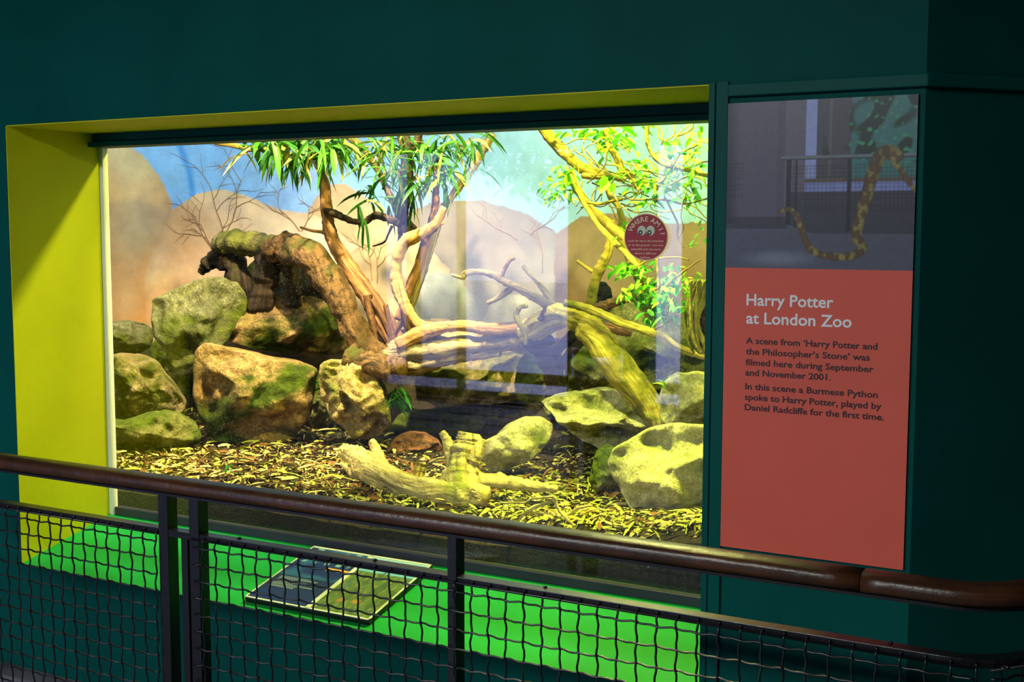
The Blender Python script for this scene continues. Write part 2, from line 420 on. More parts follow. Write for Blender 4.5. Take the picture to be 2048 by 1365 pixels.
b = MB(); b.box(-5.75, XL, .125, G+.02, .0, 3.1); b.box(XL, -.66, G+.04, G+.08, ZGT+.34, 3.1); struct(b.build('wall_enclosure_front', INNER))

# the viewing glass
m_, nt, N, L, P = newmat('viewing_glass'); GLASS = m_
N.remove(P); geo = N.new('ShaderNodeNewGeometry')
dt = N.new('ShaderNodeVectorMath'); dt.operation = 'DOT_PRODUCT'; L.new(geo.outputs['Normal'], dt.inputs[0]); L.new(geo.outputs['Incoming'], dt.inputs[1])
def mth(op_, a, c=None):
    n = N.new('ShaderNodeMath'); n.operation = op_
    for i, v in enumerate((a, c)):
        if v is None: continue
        if hasattr(v, 'is_output'): L.new(v, n.inputs[i])
        else: n.inputs[i].default_value = v
    return n.outputs[0]
fr = mth('ADD', mth('MULTIPLY', mth('POWER', mth('SUBTRACT', 1.0, mth('ABSOLUTE', dt.outputs['Value'])), 5.0), .95), .045)
tr_ = N.new('ShaderNodeBsdfTransparent'); tr_.inputs[0].default_value = (.99, 1, .985, 1)
gl = N.new('ShaderNodeBsdfGlossy'); gl.inputs['Roughness'].default_value = 0
mx = N.new('ShaderNodeMixShader'); L.new(fr, mx.inputs[0]); L.new(tr_.outputs[0], mx.inputs[1]); L.new(gl.outputs[0], mx.inputs[2])
vo = N.new('ShaderNodeTexVoronoi'); vo.inputs['Scale'].default_value = 95; ov = tex(N, L); L.new(ov, vo.inputs['Vector'])
sp = mth('MULTIPLY', mth('LESS_THAN', vo.outputs['Distance'], .13), ramp(N, L, nz(N, L, ov, 2.6, 3), .47, .62))
df = N.new('ShaderNodeBsdfDiffuse'); df.inputs[0].default_value = (.7, .72, .7, 1)
mx2 = N.new('ShaderNodeMixShader'); L.new(mth('MULTIPLY', sp, .6), mx2.inputs[0]); L.new(mx.outputs[0], mx2.inputs[1]); L.new(df.outputs[0], mx2.inputs[2])
L.new(mx2.outputs[0], N['Material Output'].inputs[0])
b = MB(); b.box(XL+.004, XP+.2, G-.005, G+.005, ZG+.004, ZGT+.01); struct(b.build('window_1', GLASS))

# ------------------------------------------------------------------ rocks
ZL = .714                                    # level of the leaf litter
def rock(label, out, y, thick, mat, seed, planes=(), name='boulder', rough=1., group='rocks in the enclosure'):
    cx = sum(p[0] for p in out)/len(out); cy = sum(p[1] for p in out)/len(out)
    c = at(cx, cy, y); n = CAM-c; n.z = 0; n.normalize(); sx = Vector((0, 0, 1)).cross(n).normalized(); sz = Vector((0, 0, 1))
    pl = []
    for p in out:
        d = ray(*p); t = (c-CAM).dot(n)/d.dot(n); q = CAM+d*t-c; pl.append((q.dot(sx), q.z))
    P_ = np.array(pl); ax = max(abs(P_[:, 0])); az = max(abs(P_[:, 1]))
    Q = np.vstack([P_, P_[:1]]); s = np.r_[0, np.cumsum(np.hypot(*np.diff(Q, axis=0).T))]
    Nn = 110; t = np.linspace(0, s[-1], Nn, endpoint=False)
    R_ = np.stack([np.interp(t, s, Q[:, 0]), np.interp(t, s, Q[:, 1])], 1)
    for _ in range(1): R_ = .5*R_+.25*(np.roll(R_, 1, 0)+np.roll(R_, -1, 0))
    size = math.sqrt(ax*az); rr = random.Random(seed)
    pls = list(planes) or [(rr.uniform(-.4, .4), rr.uniform(.45, .7), rr.uniform(.75, .95)), (rr.uniform(.2, .8), rr.uniform(-.4, .2), rr.uniform(.8, 1.05)), (rr.uniform(-.8, -.2), rr.uniform(-.3, .3), rr.uniform(.8, 1.05))]
    pls += [(math.cos(a_)*k_, math.sin(a_)*k_, rr.uniform(.80, 1.02)) for a_, k_ in [(rr.uniform(0, 6.28), rr.uniform(.45, 1.1)) for _ in range(8)]]
    ts = [1, .985, .955, .92, .88, .84, .79, .74, .69, .63, .57, .51, .45, .39, .33, .27, .21, .15, .08]
    vs = []; fs = []; K = len(ts); off = Vector((seed*3.17, seed*1.3, 0))
    for side in (1, -1):
        for k, tk in enumerate(ts):
            for i in range(Nn):
                x, z = R_[i]*tk
                h = (1-tk**3.2)**.5
                if side > 0:
                    w3 = noise.noise(Vector((x, z, 0))*(2.2/size)+off)*.22; w4 = noise.noise(Vector((x, z, 5))*(2.2/size)+off)*.22
                    for gx, gz, a in pls:
                        v = a-gx*(x/ax+w3)-gz*(z/az+w4)
                        h = min(h, max(v, .02))
                h = max(h, 0)*thick*side
                p = sx*x+sz*z+n*h
                d = noise.noise(p*(1.9/size)+off)*.09+noise.noise(p*(5/size)+off)*.05*rough-max(0, noise.noise(p*(2.6/size)+off*3)-.12)*.35*rough
                rg = 1-abs(noise.noise(p*(3.1/size)+off*2))*2
                d += .05*rg*rough+noise.noise(p*(13/size)+off)*.022*rough
                dd = (sx*x/ax*.45+sz*z/az*.45+n*side).normalized() if k else (sx*x+sz*z).normalized()*.55
                fade = .35 if k == 0 else min(1., .35+.12*k)
                vs.append(c+p+dd*d*size*fade)
        base = 0 if side > 0 else K*Nn
        ctr = len(vs); hc = min([1]+[a for _, _, a in pls]) if side > 0 else 1
        vs.append(c+n*thick*hc*side)
        for k in range(K-1):
            for i in range(Nn):
                j = (i+1) % Nn; q = (base+k*Nn+i, base+k*Nn+j, base+(k+1)*Nn+j, base+(k+1)*Nn+i)
                if side < 0 and k == 0: q = (i, j, base+Nn+j, base+Nn+i)
                fs.append(q if side > 0 else q[::-1])
        for i in range(Nn):
            j = (i+1) % Nn; q = (base+(K-1)*Nn+i, base+(K-1)*Nn+j, ctr); fs.append(q if side > 0 else q[::-1])
        if side > 0:
            vs.append(c); ctr_pad = len(vs)-1
            vs.pop()
            # keep the two halves' index ranges aligned
            pad = vs.pop(); vs.append(pad)
        if side > 0: front_extra = ctr
    # back half indices were offset by the extra centre vertex of the front half
    fix = []
    for f in fs:
        fix.append(f)
    b_ = MB(); b_.v = [tuple(v) for v in vs]
    nf = (K-1)*Nn+Nn
    for q, f in enumerate(fs):
        if q >= nf: f = tuple((a if a < Nn else (a+1 if a < 2*K*Nn else a)) if a != len(vs)-1 else a for a in f)
        b_.f.append(f); b_.mi.append(0); b_.uv.append([(0, 0)]*len(f))
    o = b_.build(name, mat, smooth=True, loc=c)
    return tag(o, label, 'rock', group)

PALE = rockmat('pale_sandstone', lin(206, 180, 128), lin(150, 128, 84), lin(88, 92, 18), .45, 1)
TAN = rockmat('warm_sandstone', lin(214, 170, 112), lin(160, 124, 78), lin(78, 92, 14), .62, 2)
GREY = rockmat('grey_limestone', lin(158, 152, 112), lin(112, 110, 76), lin(92, 100, 26), .5, 4)
MOSSY = rockmat('mossy_stone', lin(176, 166, 100), lin(124, 120, 64), lin(92, 108, 20), .85, 5)
YROCK = rockmat('yellowish_limestone', lin(250, 240, 186), lin(224, 210, 140), lin(150, 160, 44), .35, 6)
ROUGHR = rockmat('pitted_tufa', lin(236, 200, 136), lin(176, 150, 88), lin(98, 112, 24), .42, 7)
BROWN = rockmat('brown_stone', lin(176, 120, 74), lin(128, 84, 46), lin(70, 70, 20), .3, 8)

rock('tall grey-green standing slab leaning at upper left of the rock pile', [(303, 600), (318, 594), (345, 582), (372, 568), (405, 556), (442, 554), (475, 565), (497, 596), (490, 630), (462, 668), (442, 700), (418, 712), (395, 722), (372, 738), (345, 737), (335, 712), (322, 690), (305, 672), (303, 640)], 1.42, .20, GREY, 31, [(.1, .25, .70), (2.2, .5, 1.15), (-.5, -.1, .95)])
rock('smooth pale grey boulder behind the standing slab at the glass left edge', [(190, 668), (222, 646), (255, 641), (290, 648), (308, 660), (306, 690), (282, 706), (225, 718), (185, 716)], 1.6, .20, GREY, 32)
rock('wide pale layered rock at the glass left edge below the standing slab', [(185, 722), (240, 708), (290, 712), (318, 724), (330, 745), (352, 770), (372, 800), (368, 825), (330, 842), (262, 850), (185, 850)], 1.15, .24, PALE, 33, [(.1, .55, .75), (.9, .1, 1.0)], rough=1.5)
rock('mossy round stone on the leaf litter in the lower left corner', [(185, 838), (235, 848), (290, 830), (330, 820), (362, 828), (392, 846), (404, 872), (396, 898), (345, 912), (270, 908), (185, 912)], .92, .16, MOSSY, 34)
rock('large tan block with a mossy lower face beside the rough stone', [(386, 742), (392, 700), (412, 686), (450, 694), (482, 698), (545, 716), (600, 724), (634, 738), (630, 770), (628, 812), (612, 842), (585, 882), (520, 893), (438, 890), (412, 868), (398, 830), (386, 790)], 1.22, .22, TAN, 35, [(.15, .75, .78), (-1.5, -.1, 1.0), (.7, -.1, 1.05), (0, -.6, 1.05)])
rock('long flat orange-topped rock under the arched log', [(455, 682), (472, 650), (482, 620), (520, 602), (570, 590), (625, 594), (668, 606), (694, 630), (704, 668), (706, 695), (690, 706), (630, 712), (560, 704), (500, 696)], 1.75, .24, TAN, 36, [(0, .75, .70), (-.5, .0, 1.0)])
rock('rough pitted stone standing below the trunk base', [(638, 760), (640, 728), (662, 718), (700, 722), (738, 726), (760, 752), (772, 775), (780, 820), (782, 850), (766, 868), (742, 880), (705, 876), (682, 850), (660, 830), (643, 800)], 1.36, .19, ROUGHR, 37, [(.15, .5, .80), (-1.1, .1, 1.0), (.6, -.2, 1.05)], rough=1.9)
rock('low reddish brown stone half buried behind the forked driftwood', [(770, 900), (790, 876), (820, 865), (852, 868), (878, 882), (890, 905), (850, 915), (800, 918)], 1.5, .13, BROWN, 38)
rock('long pale ledge stone under the horizontal driftwood', [(828, 752), (842, 734), (880, 725), (960, 712), (1030, 704), (1062, 716), (1066, 770), (1050, 800), (960, 810), (880, 812), (834, 800)], 1.85, .22, PALE, 39)
rock('small moss-covered stone under the root at centre', [(1028, 770), (1036, 722), (1052, 706), (1076, 712), (1090, 740), (1096, 775), (1084, 800), (1058, 808), (1034, 800)], 1.62, .10, MOSSY, 40)
rock('dark green mossy boulder behind the leaning plank log', [(1126, 790), (1130, 730), (1142, 700), (1170, 694), (1212, 700), (1248, 716), (1262, 745), (1256, 780), (1200, 796), (1150, 800)], 1.75, .20, MOSSY, 41)
rock('flat layered yellow slab overhanging the dark hollow', [(1082, 803), (1112, 793), (1160, 786), (1215, 780), (1270, 792), (1302, 818), (1308, 848), (1294, 866), (1262, 884), (1205, 898), (1160, 884), (1118, 842)], 1.32, .26, YROCK, 42, [(0, 1.25, .55), (0, -1.5, .62)], rough=1.6)
rock('smooth pale stone tilted against the stump', [(962, 915), (968, 884), (992, 872), (1018, 848), (1050, 834), (1086, 836), (1108, 850), (1100, 880), (1070, 915), (1020, 938), (978, 946)], 1.15, .12, YROCK, 43, [(.1, .45, .75), (.9, -.2, 1.0)], rough=.5)
rock('biggest angular yellow boulder against the right post', [(1214, 930), (1222, 902), (1262, 880), (1300, 858), (1345, 850), (1400, 852), (1470, 860), (1480, 1034), (1400, 1036), (1345, 1044), (1282, 1050), (1266, 1020), (1238, 980)], .86, .20, YROCK, 44, [(-.1, 1.1, .66), (-1.5, .2, .86), (.15, -.45, .78)])
rock('small brown-green stone squeezed behind the biggest yellow boulder', [(1178, 960), (1190, 905), (1212, 890), (1240, 900), (1262, 930), (1262, 985), (1220, 1000), (1190, 995)], 1.08, .11, MOSSY, 45)
rock('pale rounded stone beside the right post below the hanging root', [(1316, 800), (1328, 762), (1352, 746), (1372, 748), (1392, 744), (1425, 750), (1490, 780), (1490, 860), (1400, 866), (1340, 856), (1320, 836)], 1.25, .16, YROCK, 46, rough=.5)
rock('pale smooth boulder behind the crossing branches at right', [(1120, 690), (1160, 640), (1215, 612), (1280, 606), (1340, 622), (1400, 650), (1460, 700), (1460, 780), (1250, 780), (1130, 760)], 2.1, .20, GREY, 47, rough=.5)
rock('dark rounded form standing in for a dark hole behind the upright branch', [(1186, 612), (1188, 576), (1198, 563), (1212, 565), (1222, 578), (1226, 598), (1220, 612)], 2.0, .07, rockmat('dark_hole_black', (.006, .007, .010), (.004, .005, .008), (.006, .008, .006), .1, 9), 48)  # solid black form stands in for a dark hole behind the branch
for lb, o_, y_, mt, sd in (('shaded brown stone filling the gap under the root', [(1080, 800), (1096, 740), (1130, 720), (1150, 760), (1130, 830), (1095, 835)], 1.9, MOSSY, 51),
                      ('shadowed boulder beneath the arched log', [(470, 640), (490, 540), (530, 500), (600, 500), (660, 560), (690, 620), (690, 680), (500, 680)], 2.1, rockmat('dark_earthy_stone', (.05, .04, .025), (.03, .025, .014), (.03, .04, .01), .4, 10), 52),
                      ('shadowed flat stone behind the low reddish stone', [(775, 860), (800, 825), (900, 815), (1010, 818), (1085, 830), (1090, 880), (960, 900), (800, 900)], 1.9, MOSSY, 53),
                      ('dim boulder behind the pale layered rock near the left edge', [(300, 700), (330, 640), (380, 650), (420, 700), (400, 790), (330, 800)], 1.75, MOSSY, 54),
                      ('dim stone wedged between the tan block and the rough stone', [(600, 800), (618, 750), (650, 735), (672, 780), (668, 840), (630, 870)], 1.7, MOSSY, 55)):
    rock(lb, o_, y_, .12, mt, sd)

# ------------------------------------------------------------------ soil bed and litter
def soil_z(x, y):
    z = ZL-.012+.014*noise.noise(Vector((x*3, y*3, 0)))+.006*noise.noise(Vector((x*11, y*11, 3)))
    if y < .60: z -= max(0, (.60-y))*.35
    z += .42*max(0, min(1, (y-1.75)/.7))**1.2
    z += .16*max(0, (x+1.75))*max(0, min(1, 1-(y-.45)/.6))
    return z
b = MB(); nx, ny = 210, 90; X0, X1 = -5.6, -.74; Y0, Y1 = .452, 2.49
for j in range(ny+1):
    y = Y0+(Y1-Y0)*(j/ny)**1.3
    for i in range(nx+1):
        x = X0+(X1-X0)*i/nx; b.v.append((x, y, soil_z(x, y)))
n1 = nx+1
inside = lambda k: not (b.v[k][0] < -4.4 and b.v[k][1] > 1.3 and math.hypot(b.v[k][0]+4.45, b.v[k][1]-1.35) > 1.12)
b.f = [f for f in [(j*n1+i, j*n1+i+1, (j+1)*n1+i+1, (j+1)*n1+i) for j in range(ny) for i in range(nx)] if inside(f[0]) and inside(f[2])]
k0 = len(b.v)
for i in range(nx+1):
    x = X0+(X1-X0)*i/nx
    for t in (1, 2, 3): b.v.append((x, Y0+.012*noise.noise(Vector((x*9, t*2.1, 0))), soil_z(x, Y0)*(1-t/3)+.02*t/3*ZG))
for i in range(nx):
    a0 = k0+i*3; a1 = k0+i*3+3
    b.f += [(i, a0, a1, i+1), (a0, a0+1, a1+1, a1), (a0+1, a0+2, a1+2, a1+1)]
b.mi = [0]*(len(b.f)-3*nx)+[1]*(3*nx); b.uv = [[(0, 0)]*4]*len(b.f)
o = b.build('soil_bed', [SOIL, SOIL_SHADE], smooth=True); tag(o, 'dark soil bed covering the enclosure floor behind the glass', 'soil', kind='stuff')

LIT = [paint('litter_straw', lin(196, 178, 104), .75, .25, .1, .2), paint('litter_olive', lin(140, 138, 50), .75, .25, .1, .2), paint('litter_brown', lin(112, 74, 38), .8, .3, .1, .2),
       paint('litter_yellow_green', lin(176, 180, 66), .7, .2, .1, .2), paint('litter_dark', lin(62, 48, 26), .85, .3, .1, .1)]
def blade(b, p, d, ln, wd, droop, mi, nseg=4, cup=.15, rr=None, tip=.0, up=None):
    d = Vector(d).normalized(); sd = d.cross(Vector((0, 0, 1)) if up is None else up)
    sd = sd.normalized() if sd.length > 1e-4 else Vector((1, 0, 0))
    if rr: sd = (Matrix.Rotation(rr.uniform(-.9, .9), 3, d) @ sd)
    vs = []; q = Vector(p); dd = d.copy()
    for i in range(nseg+1):
        t = i/nseg; w = wd*(.35+.65*math.sin(math.pi*min(1, t*.85+.10)))*(1 if t < .75 else (1-(t-.75)/.25*(1-tip)))
        nm = sd.cross(dd).normalized()
        vs += [q-sd*w/2+nm*cup*w, q, q+sd*w/2+nm*cup*w]
        dd = (dd+Vector((0, 0, -droop/nseg))).normalized(); q = q+dd*ln/nseg
    fs = []
    for i in range(nseg): a = i*3; fs += [(a, a+1, a+4, a+3), (a+1, a+2, a+5, a+4)]
    b.add(vs, fs, mi)
b = MB(); R1 = random.Random(7)
for i in range(15000):
    x = R1.uniform(-4.6, -.9); y = .50+abs(R1.gauss(0, .45)) if R1.random() < .75 else R1.uniform(.5, 1.8)
    if y > 2 or (x < XL+.1 and y < .56): continue
    z = soil_z(x, y)+R1.uniform(.001, .024)
    a = R1.uniform(0, 6.28); ln = R1.choice((.014, .02, .028, .04, .06, .08))*R1.uniform(.7, 1.3); wd = min(.013, ln*.32)*R1.uniform(.45, 1.2)
    dm = R1.random()
    mi = (0 if dm < .24 else 1 if dm < .38 else 2 if dm < .64 else 3 if dm < .74 else 4) if x < -2.4 else (0 if dm < .25 else 1 if dm < .5 else 2 if dm < .6 else 3 if dm < .9 else 4)
    blade(b, (x, y, z), (math.cos(a), math.sin(a), R1.uniform(-.25, .4)), ln, wd, R1.uniform(.1, .9), mi, 3, R1.uniform(0, .35), R1)
o = b.build('leaf_litter', LIT, smooth=True); tag(o, 'scattered dry straw and olive leaves covering the enclosure floor', 'leaf litter', kind='stuff')

# ------------------------------------------------------------------ wood
BARK = barkmat('dark_mossy_bark', lin(120, 86, 50), lin(44, 31, 18), lin(70, 68, 20), .25, 26, 46, 1)
PINKW = barkmat('pinkish_trunk_bark', lin(176, 124, 80), lin(104, 66, 42), None, 0, 4, 60, .5)
DARKB = barkmat('blackish_bark', lin(62, 46, 30), lin(34, 25, 16), lin(60, 60, 18), .15, 6, 60, .7)
PALEW = barkmat('pale_driftwood', lin(208, 160, 100), lin(134, 92, 52), None, 0, 3, 80, .5)
GREYW = barkmat('grey_driftwood', lin(176, 152, 114), lin(104, 84, 60), None, 0, 3, 80, .5)
OLIVEW = barkmat('olive_weathered_wood', lin(190, 168, 70), lin(122, 104, 36), lin(98, 96, 20), .3, 3, 90, .7)
YELW = barkmat('yellow_vine_bark', lin(176, 146, 60), lin(112, 84, 28), None, 0, 5, 70, .6)
def limb(b, pts, y, n=12, rough=.16, ridge=.10, seed=1, per=9, mi=0, flat=1.):
    C_ = []
    for p in pts:
        yy = p[3] if len(p) > 3 else y
        w_ = at(p[0], p[1], yy); C_.append((w_.x, w_.y, w_.z, p[2]*scl(p[0], p[1], yy)))
    S2 = spline(C_, per)
    b.tube([Vector(s[:3]) for s in S2], [max(.0012, s[3]) for s in S2], n+4, rough*1.5, seed, ridge*1.6, mi, flat)
def thing_at(name, label, cat, px, py, y, group=None):
    o = empty(name, at(px, py, y)); return tag(o, label, cat, group)
def one(name, label, cat, mat, limbs, y, group=None, **kw):
    b = MB()
    for i, l in enumerate(limbs): limb(b, l, y, seed=i+len(label), **kw)
    p = limbs[0][-1]; o = b.build(name, mat, smooth=True, loc=at(p[0], p[1], y))
    return tag(o, label, cat, group)

# arched log
t = thing_at('arched_log', 'thick mossy arched log bending down over the long flat rock', 'log', 760, 720, 1.45)
b = MB(); limb(b, [(540, 498, 25, 1.62), (578, 496, 29, 1.6), (616, 512, 30), (650, 552, 28), (682, 606, 26), (706, 652, 24), (730, 690, 24), (768, 716, 22), (815, 722, 16)], 1.5, 18, .22, .2, 3)
b.build('trunk', BARK, t, True)
b = MB(); limb(b, [(545, 500, 26, 1.66), (535, 540, 24), (528, 580, 26), (520, 620, 28)], 1.66, 12, .25, .2, 5); limb(b, [(575, 520, 20, 1.7), (590, 560, 16), (585, 610, 18)], 1.7, 10, .25, .2, 6)
b.build('root', DARKB, t, True)
b = MB(); limb(b, [(700, 716, 22), (735, 728, 26), (775, 738, 26), (805, 736, 18)], 1.36, 14, .3, .2, 8); b.build('burl', BARK, t, True)
t = thing_at('tree_stump', 'broken mossy stump piece lying behind the arched log top', 'stump', 470, 500, 1.7)
b = MB(); limb(b, [(434, 492, 16), (455, 486, 22), (490, 486, 24), (530, 492, 26), (560, 498, 24)], 1.72, 18, .13, .12, 11); b.build('trunk', barkmat('mossy_stump_bark', lin(120, 110, 72), lin(70, 62, 38), lin(92, 92, 34), .4, 14, 40, 1), t, True)
b = MB(); limb(b, [(402, 545, 8), (415, 530, 14), (436, 512, 18), (462, 520, 26), (480, 560, 24), (500, 610, 22)], 1.76, 12, .25, .2, 12); b.build('root', DARKB, t, True)

# left tree with strap leaves
LG = [leafmat('strap_leaf_green', lin(64, 124, 26)), leafmat('strap_leaf_dark', lin(34, 88, 24)), leafmat('strap_leaf_yellow', lin(150, 160, 56)), leafmat('strap_leaf_straw', lin(204, 176, 112), .3)]
RL = random.Random(21)
def tuft(b, px, py, y, n, ln, wd, spread=1.0, up=.3, jit=18, cols=(0, 0, 0, 0, 1, 1, 1, 2, 3)):
    for i in range(int(n*.85)):
        qx, qy = px+RL.gauss(0, jit), py+RL.gauss(0, jit*.5); yy = y+RL.gauss(0, .09)
        a = RL.uniform(0, 6.28); el = RL.gauss(up, .45)
        d = Vector((math.cos(a)*spread, math.sin(a)*spread*.7, el))
        blade(b, at(qx, qy, yy), d, ln*RL.uniform(.6, 1.15)*1.0, wd*RL.uniform(.7, 1.2), RL.uniform(.4, 2.2), RL.choice(cols), 7, .18, RL, .05)
t = thing_at('small_tree', 'left small tree with pinkish trunk bending to the rocks and long strap leaves', 'tree', 795, 690, 1.6)
b = MB(); limb(b, [(632, 270, 9), (642, 330, 10), (650, 380, 11), (655, 430, 12), (662, 470, 13), (685, 515, 15), (715, 560, 17), (745, 605, 19), (772, 650, 20), (797, 695, 20)], 1.65, 14, .12, .10, 2); b.build('trunk', PINKW, t, True)
b = MB(); limb(b, [(601, 455, 2.2), (625, 462, 3), (650, 467, 4), (668, 490, 7), (684, 512, 8)], 1.63, 8); b.build('branch', PINKW, t, True)
b = MB(); limb(b, [(430, 285, 5), (470, 292, 5), (510, 300, 5), (560, 296, 5), (610, 280, 5), (660, 262, 6)], 1.6, 8); b.build('branch', YELW, t, True)
b = MB()
for (x, y_, n_) in ((520, 292, 24), (560, 290, 36), (600, 300, 46), (640, 296, 40), (675, 290, 26), (590, 275, 40), (650, 272, 30)): tuft(b, x, y_, 1.5, n_, .19, .024, 1, -.15)
b.build('foliage', LG, t, True)
# dark middle tree
t = thing_at('small_tree', 'middle tree with blackish upright trunk forking at the sticker height', 'tree', 835, 465, 1.7)
b = MB(); limb(b, [(800, 240, 12), (812, 300, 13), (815, 345, 13), (808, 395, 13), (803, 430, 13), (815, 456, 14), (838, 468, 13), (866, 456, 9), (884, 430, 7)], 1.7, 14, .14, .1, 4)
limb(b, [(828, 300, 9), (836, 275, 8), (842, 250, 8)], 1.68, 8)
b.build('trunk', DARKB, t, True)
b = MB(); limb(b, [(650, 420, 5), (672, 428, 8), (700, 441, 6), (728, 444, 6), (748, 432, 7), (772, 436, 7), (800, 448, 8)], 1.62, 10, .2, .1, 6); b.build('branch', DARKB, t, True)
b = MB(); limb(b, [(690, 270, 7), (722, 292, 7), (752, 330, 6), (770, 370, 6), (790, 410, 7), (803, 440, 8)], 1.72, 8); b.build('branch', BARK, t, True)
b = MB(); limb(b, [(784, 452, 3), (776, 470, 2.2), (768, 485, 2), (745, 493, 1.5)], 1.7, 6); limb(b, [(800, 455, 5), (800, 480, 5), (795, 500, 5)], 1.75, 8); b.build('twig', DARKB, t, True)
b = MB()
for (x, y_, n_) in ((735, 290, 24), (770, 300, 26), (800, 285, 30), (850, 290, 28), (880, 300, 24), (920, 285, 20), (955, 285, 14), (760, 385, 22), (840, 350, 26), (822, 355, 20), (880, 345, 20), (905, 330, 14), (775, 340, 16)): tuft(b, x, y_, 1.62, n_, .17, .017, 1, -.1, 24)
for (x, y_) in ((718, 412), (727, 440), (825, 400), (780, 410), (826, 380)): tuft(b, x, y_, 1.6, 4, .15, .015, .35, -.8, 3, (0, 1))
b.build('foliage', LG, t, True)
# pale curved limb and leaning poles
t = thing_at('driftwood_branch', 'pale orange curved branch sweeping down to the horizontal driftwood', 'driftwood', 845, 655, 1.52)
b = MB(); limb(b, [(888, 415, 7), (872, 446, 9), (845, 466, 12), (815, 482, 13), (797, 508, 13), (792, 540, 12), (796, 572, 13), (806, 600, 12), (820, 626, 10), (842, 650, 9), (880, 655, 10)], 1.52, 14, .12, .1, 7); b.build('branch', PALEW, t, True)
b = MB(); limb(b, [(842, 472, 6), (862, 452, 6), (884, 446, 4), (888, 444, 3)], 1.56, 8); b.build('twig', PALEW, t, True)
for nm, lb, pts, y_, mt in (('wooden_pole', 'long leaning grey pole rising from the root tangle to upper right', [(985, 268, 9), (955, 320, 8), (930, 358, 8), (905, 392, 8), (882, 430, 8), (862, 490, 9), (845, 540, 10), (825, 600, 10), (805, 650, 11)], 1.85, GREYW),
                            ('wooden_pole', 'short pinkish pole standing just left of the long grey pole', [(872, 330, 6), (872, 380, 7), (868, 430, 8), (852, 480, 9), (838, 530, 9), (818, 580, 9), (800, 640, 10)], 1.78, PINKW)):
    one(nm, lb, 'pole', mt, [pts], y_, 'leaning poles', n=12)
one('root_tangle', 'tangle of thin brown roots between the trunk foot and the poles', 'roots', barkmat('brown_root_bark', lin(124, 86, 54), lin(66, 44, 28), None, 0, 4, 60, .5), [[(752, 690, 6), (748, 660, 7), (740, 620, 8), (735, 590, 9)], [(790, 690, 6), (776, 655, 6), (760, 625, 6), (745, 600, 6)], [(830, 690, 6), (812, 640, 9), (806, 590, 9), (792, 560, 8)], [(795, 700, 5), (788, 668, 5), (778, 640, 5), (770, 610, 5)], [(770, 700, 5), (790, 668, 5), (812, 640, 5), (838, 660, 4)]], 1.6, n=10)
t = thing_at('driftwood_log', 'long pale horizontal driftwood lying across the middle of the enclosure', 'driftwood', 900, 680, 1.45)
b = MB(); limb(b, [(800, 690, 16), (840, 668, 15), (880, 656, 13), (930, 652, 12), (985, 660, 13), (1040, 656, 12), (1075, 655, 11)], 1.47, 14, .14, .12, 9); b.build('limb', PALEW, t, True)
b = MB(); limb(b, [(780, 716, 24), (820, 704, 22), (880, 700, 20), (950, 692, 18), (1010, 686, 16), (1060, 676, 14)], 1.5, 14, .22, .15, 10); b.build('limb', GREYW, t, True)
b = MB(); limb(b, [(785, 704, 24), (850, 692, 30), (930, 686, 28), (1010, 674, 22), (1064, 664, 14)], 1.57, 16, .18, .2, 15); b.build('limb', GREYW, t, True)
b = MB(); limb(b, [(815, 735, 20), (870, 722, 16), (940, 712, 12), (1000, 706, 8)], 1.5, 12, .22, .15, 13); b.build('limb', GREYW, t, True)
t = thing_at('driftwood_branch', 'thin pale forked driftwood reaching left toward the middle of the glass', 'driftwood', 1085, 605, 1.4)
b = MB(); limb(b, [(903, 550, 3), (925, 556, 4), (932, 547, 6), (960, 544, 6), (985, 550, 7), (1015, 566, 8), (1045, 580, 9), (1080, 600, 10), (1115, 618, 10)], 1.4, 10); b.build('limb', GREYW, t, True)
b = MB(); limb(b, [(1030, 516, 3), (1018, 522, 5), (1008, 540, 5), (1000, 558, 6)], 1.4, 8); b.build('twig', PALEW, t, True)
b = MB(); limb(b, [(1046, 532, 4), (1060, 548, 5), (1080, 570, 6), (1095, 592, 7), (1102, 612, 8)], 1.42, 8); b.build('twig', GREYW, t, True)
b = MB(); limb(b, [(975, 606, 4), (990, 600, 5), (1008, 588, 6), (1025, 575, 6)], 1.42, 8); b.build('twig', GREYW, t, True)
t = thing_at('driftwood_log', 'long plank-like split log leaning down right onto the pale stone', 'driftwood', 1330, 845, 1.2)
b = MB(); limb(b, [(1046, 668, 20, 1.4), (1070, 656, 24, 1.38), (1105, 636, 24, 1.34), (1135, 632, 22), (1165, 646, 24), (1195, 678, 28), (1225, 715, 28), (1258, 758, 28), (1290, 800, 28), (1316, 836, 26), (1330, 860, 24)], 1.25, 18, .16, .22, 14); b.build('trunk', OLIVEW, t, True)
b = MB(); limb(b, [(1054, 612, 5), (1040, 615, 5), (1032, 630, 6), (1040, 648, 6), (1048, 665, 6), (1052, 690, 4)], 1.22, 8); b.build('hooked_twig', OLIVEW, t, True)
b = MB(); limb(b, [(1080, 640, 6), (1090, 622, 6), (1092, 612, 5)], 1.3, 8); b.build('stub', DARKB, t, True)
one('root_wood', 'dark twisted root standing under the top of the split log', 'root', DARKB, [[(1060, 680, 22), (1085, 705, 22), (1105, 740, 20), (1112, 780, 22), (1110, 815, 26)], [(1150, 668, 12), (1125, 690, 11), (1105, 715, 11), (1100, 745, 12)], [(1170, 672, 8), (1150, 695, 10), (1128, 722, 10), (1112, 750, 10)], [(1100, 690, 12), (1092, 676, 12), (1080, 664, 10)]], 1.42, n=12)
one('thin_root', 'thin pale upright root in front of the dark green boulder', 'root', BARK, [[(1140, 704, 3), (1136, 735, 4), (1132, 770, 4), (1134, 800, 4)]], 1.5, n=8)
t = thing_at('upright_branch', 'upright knotty branch rising behind the split log with a side stub', 'branch', 1182, 612, 1.55)
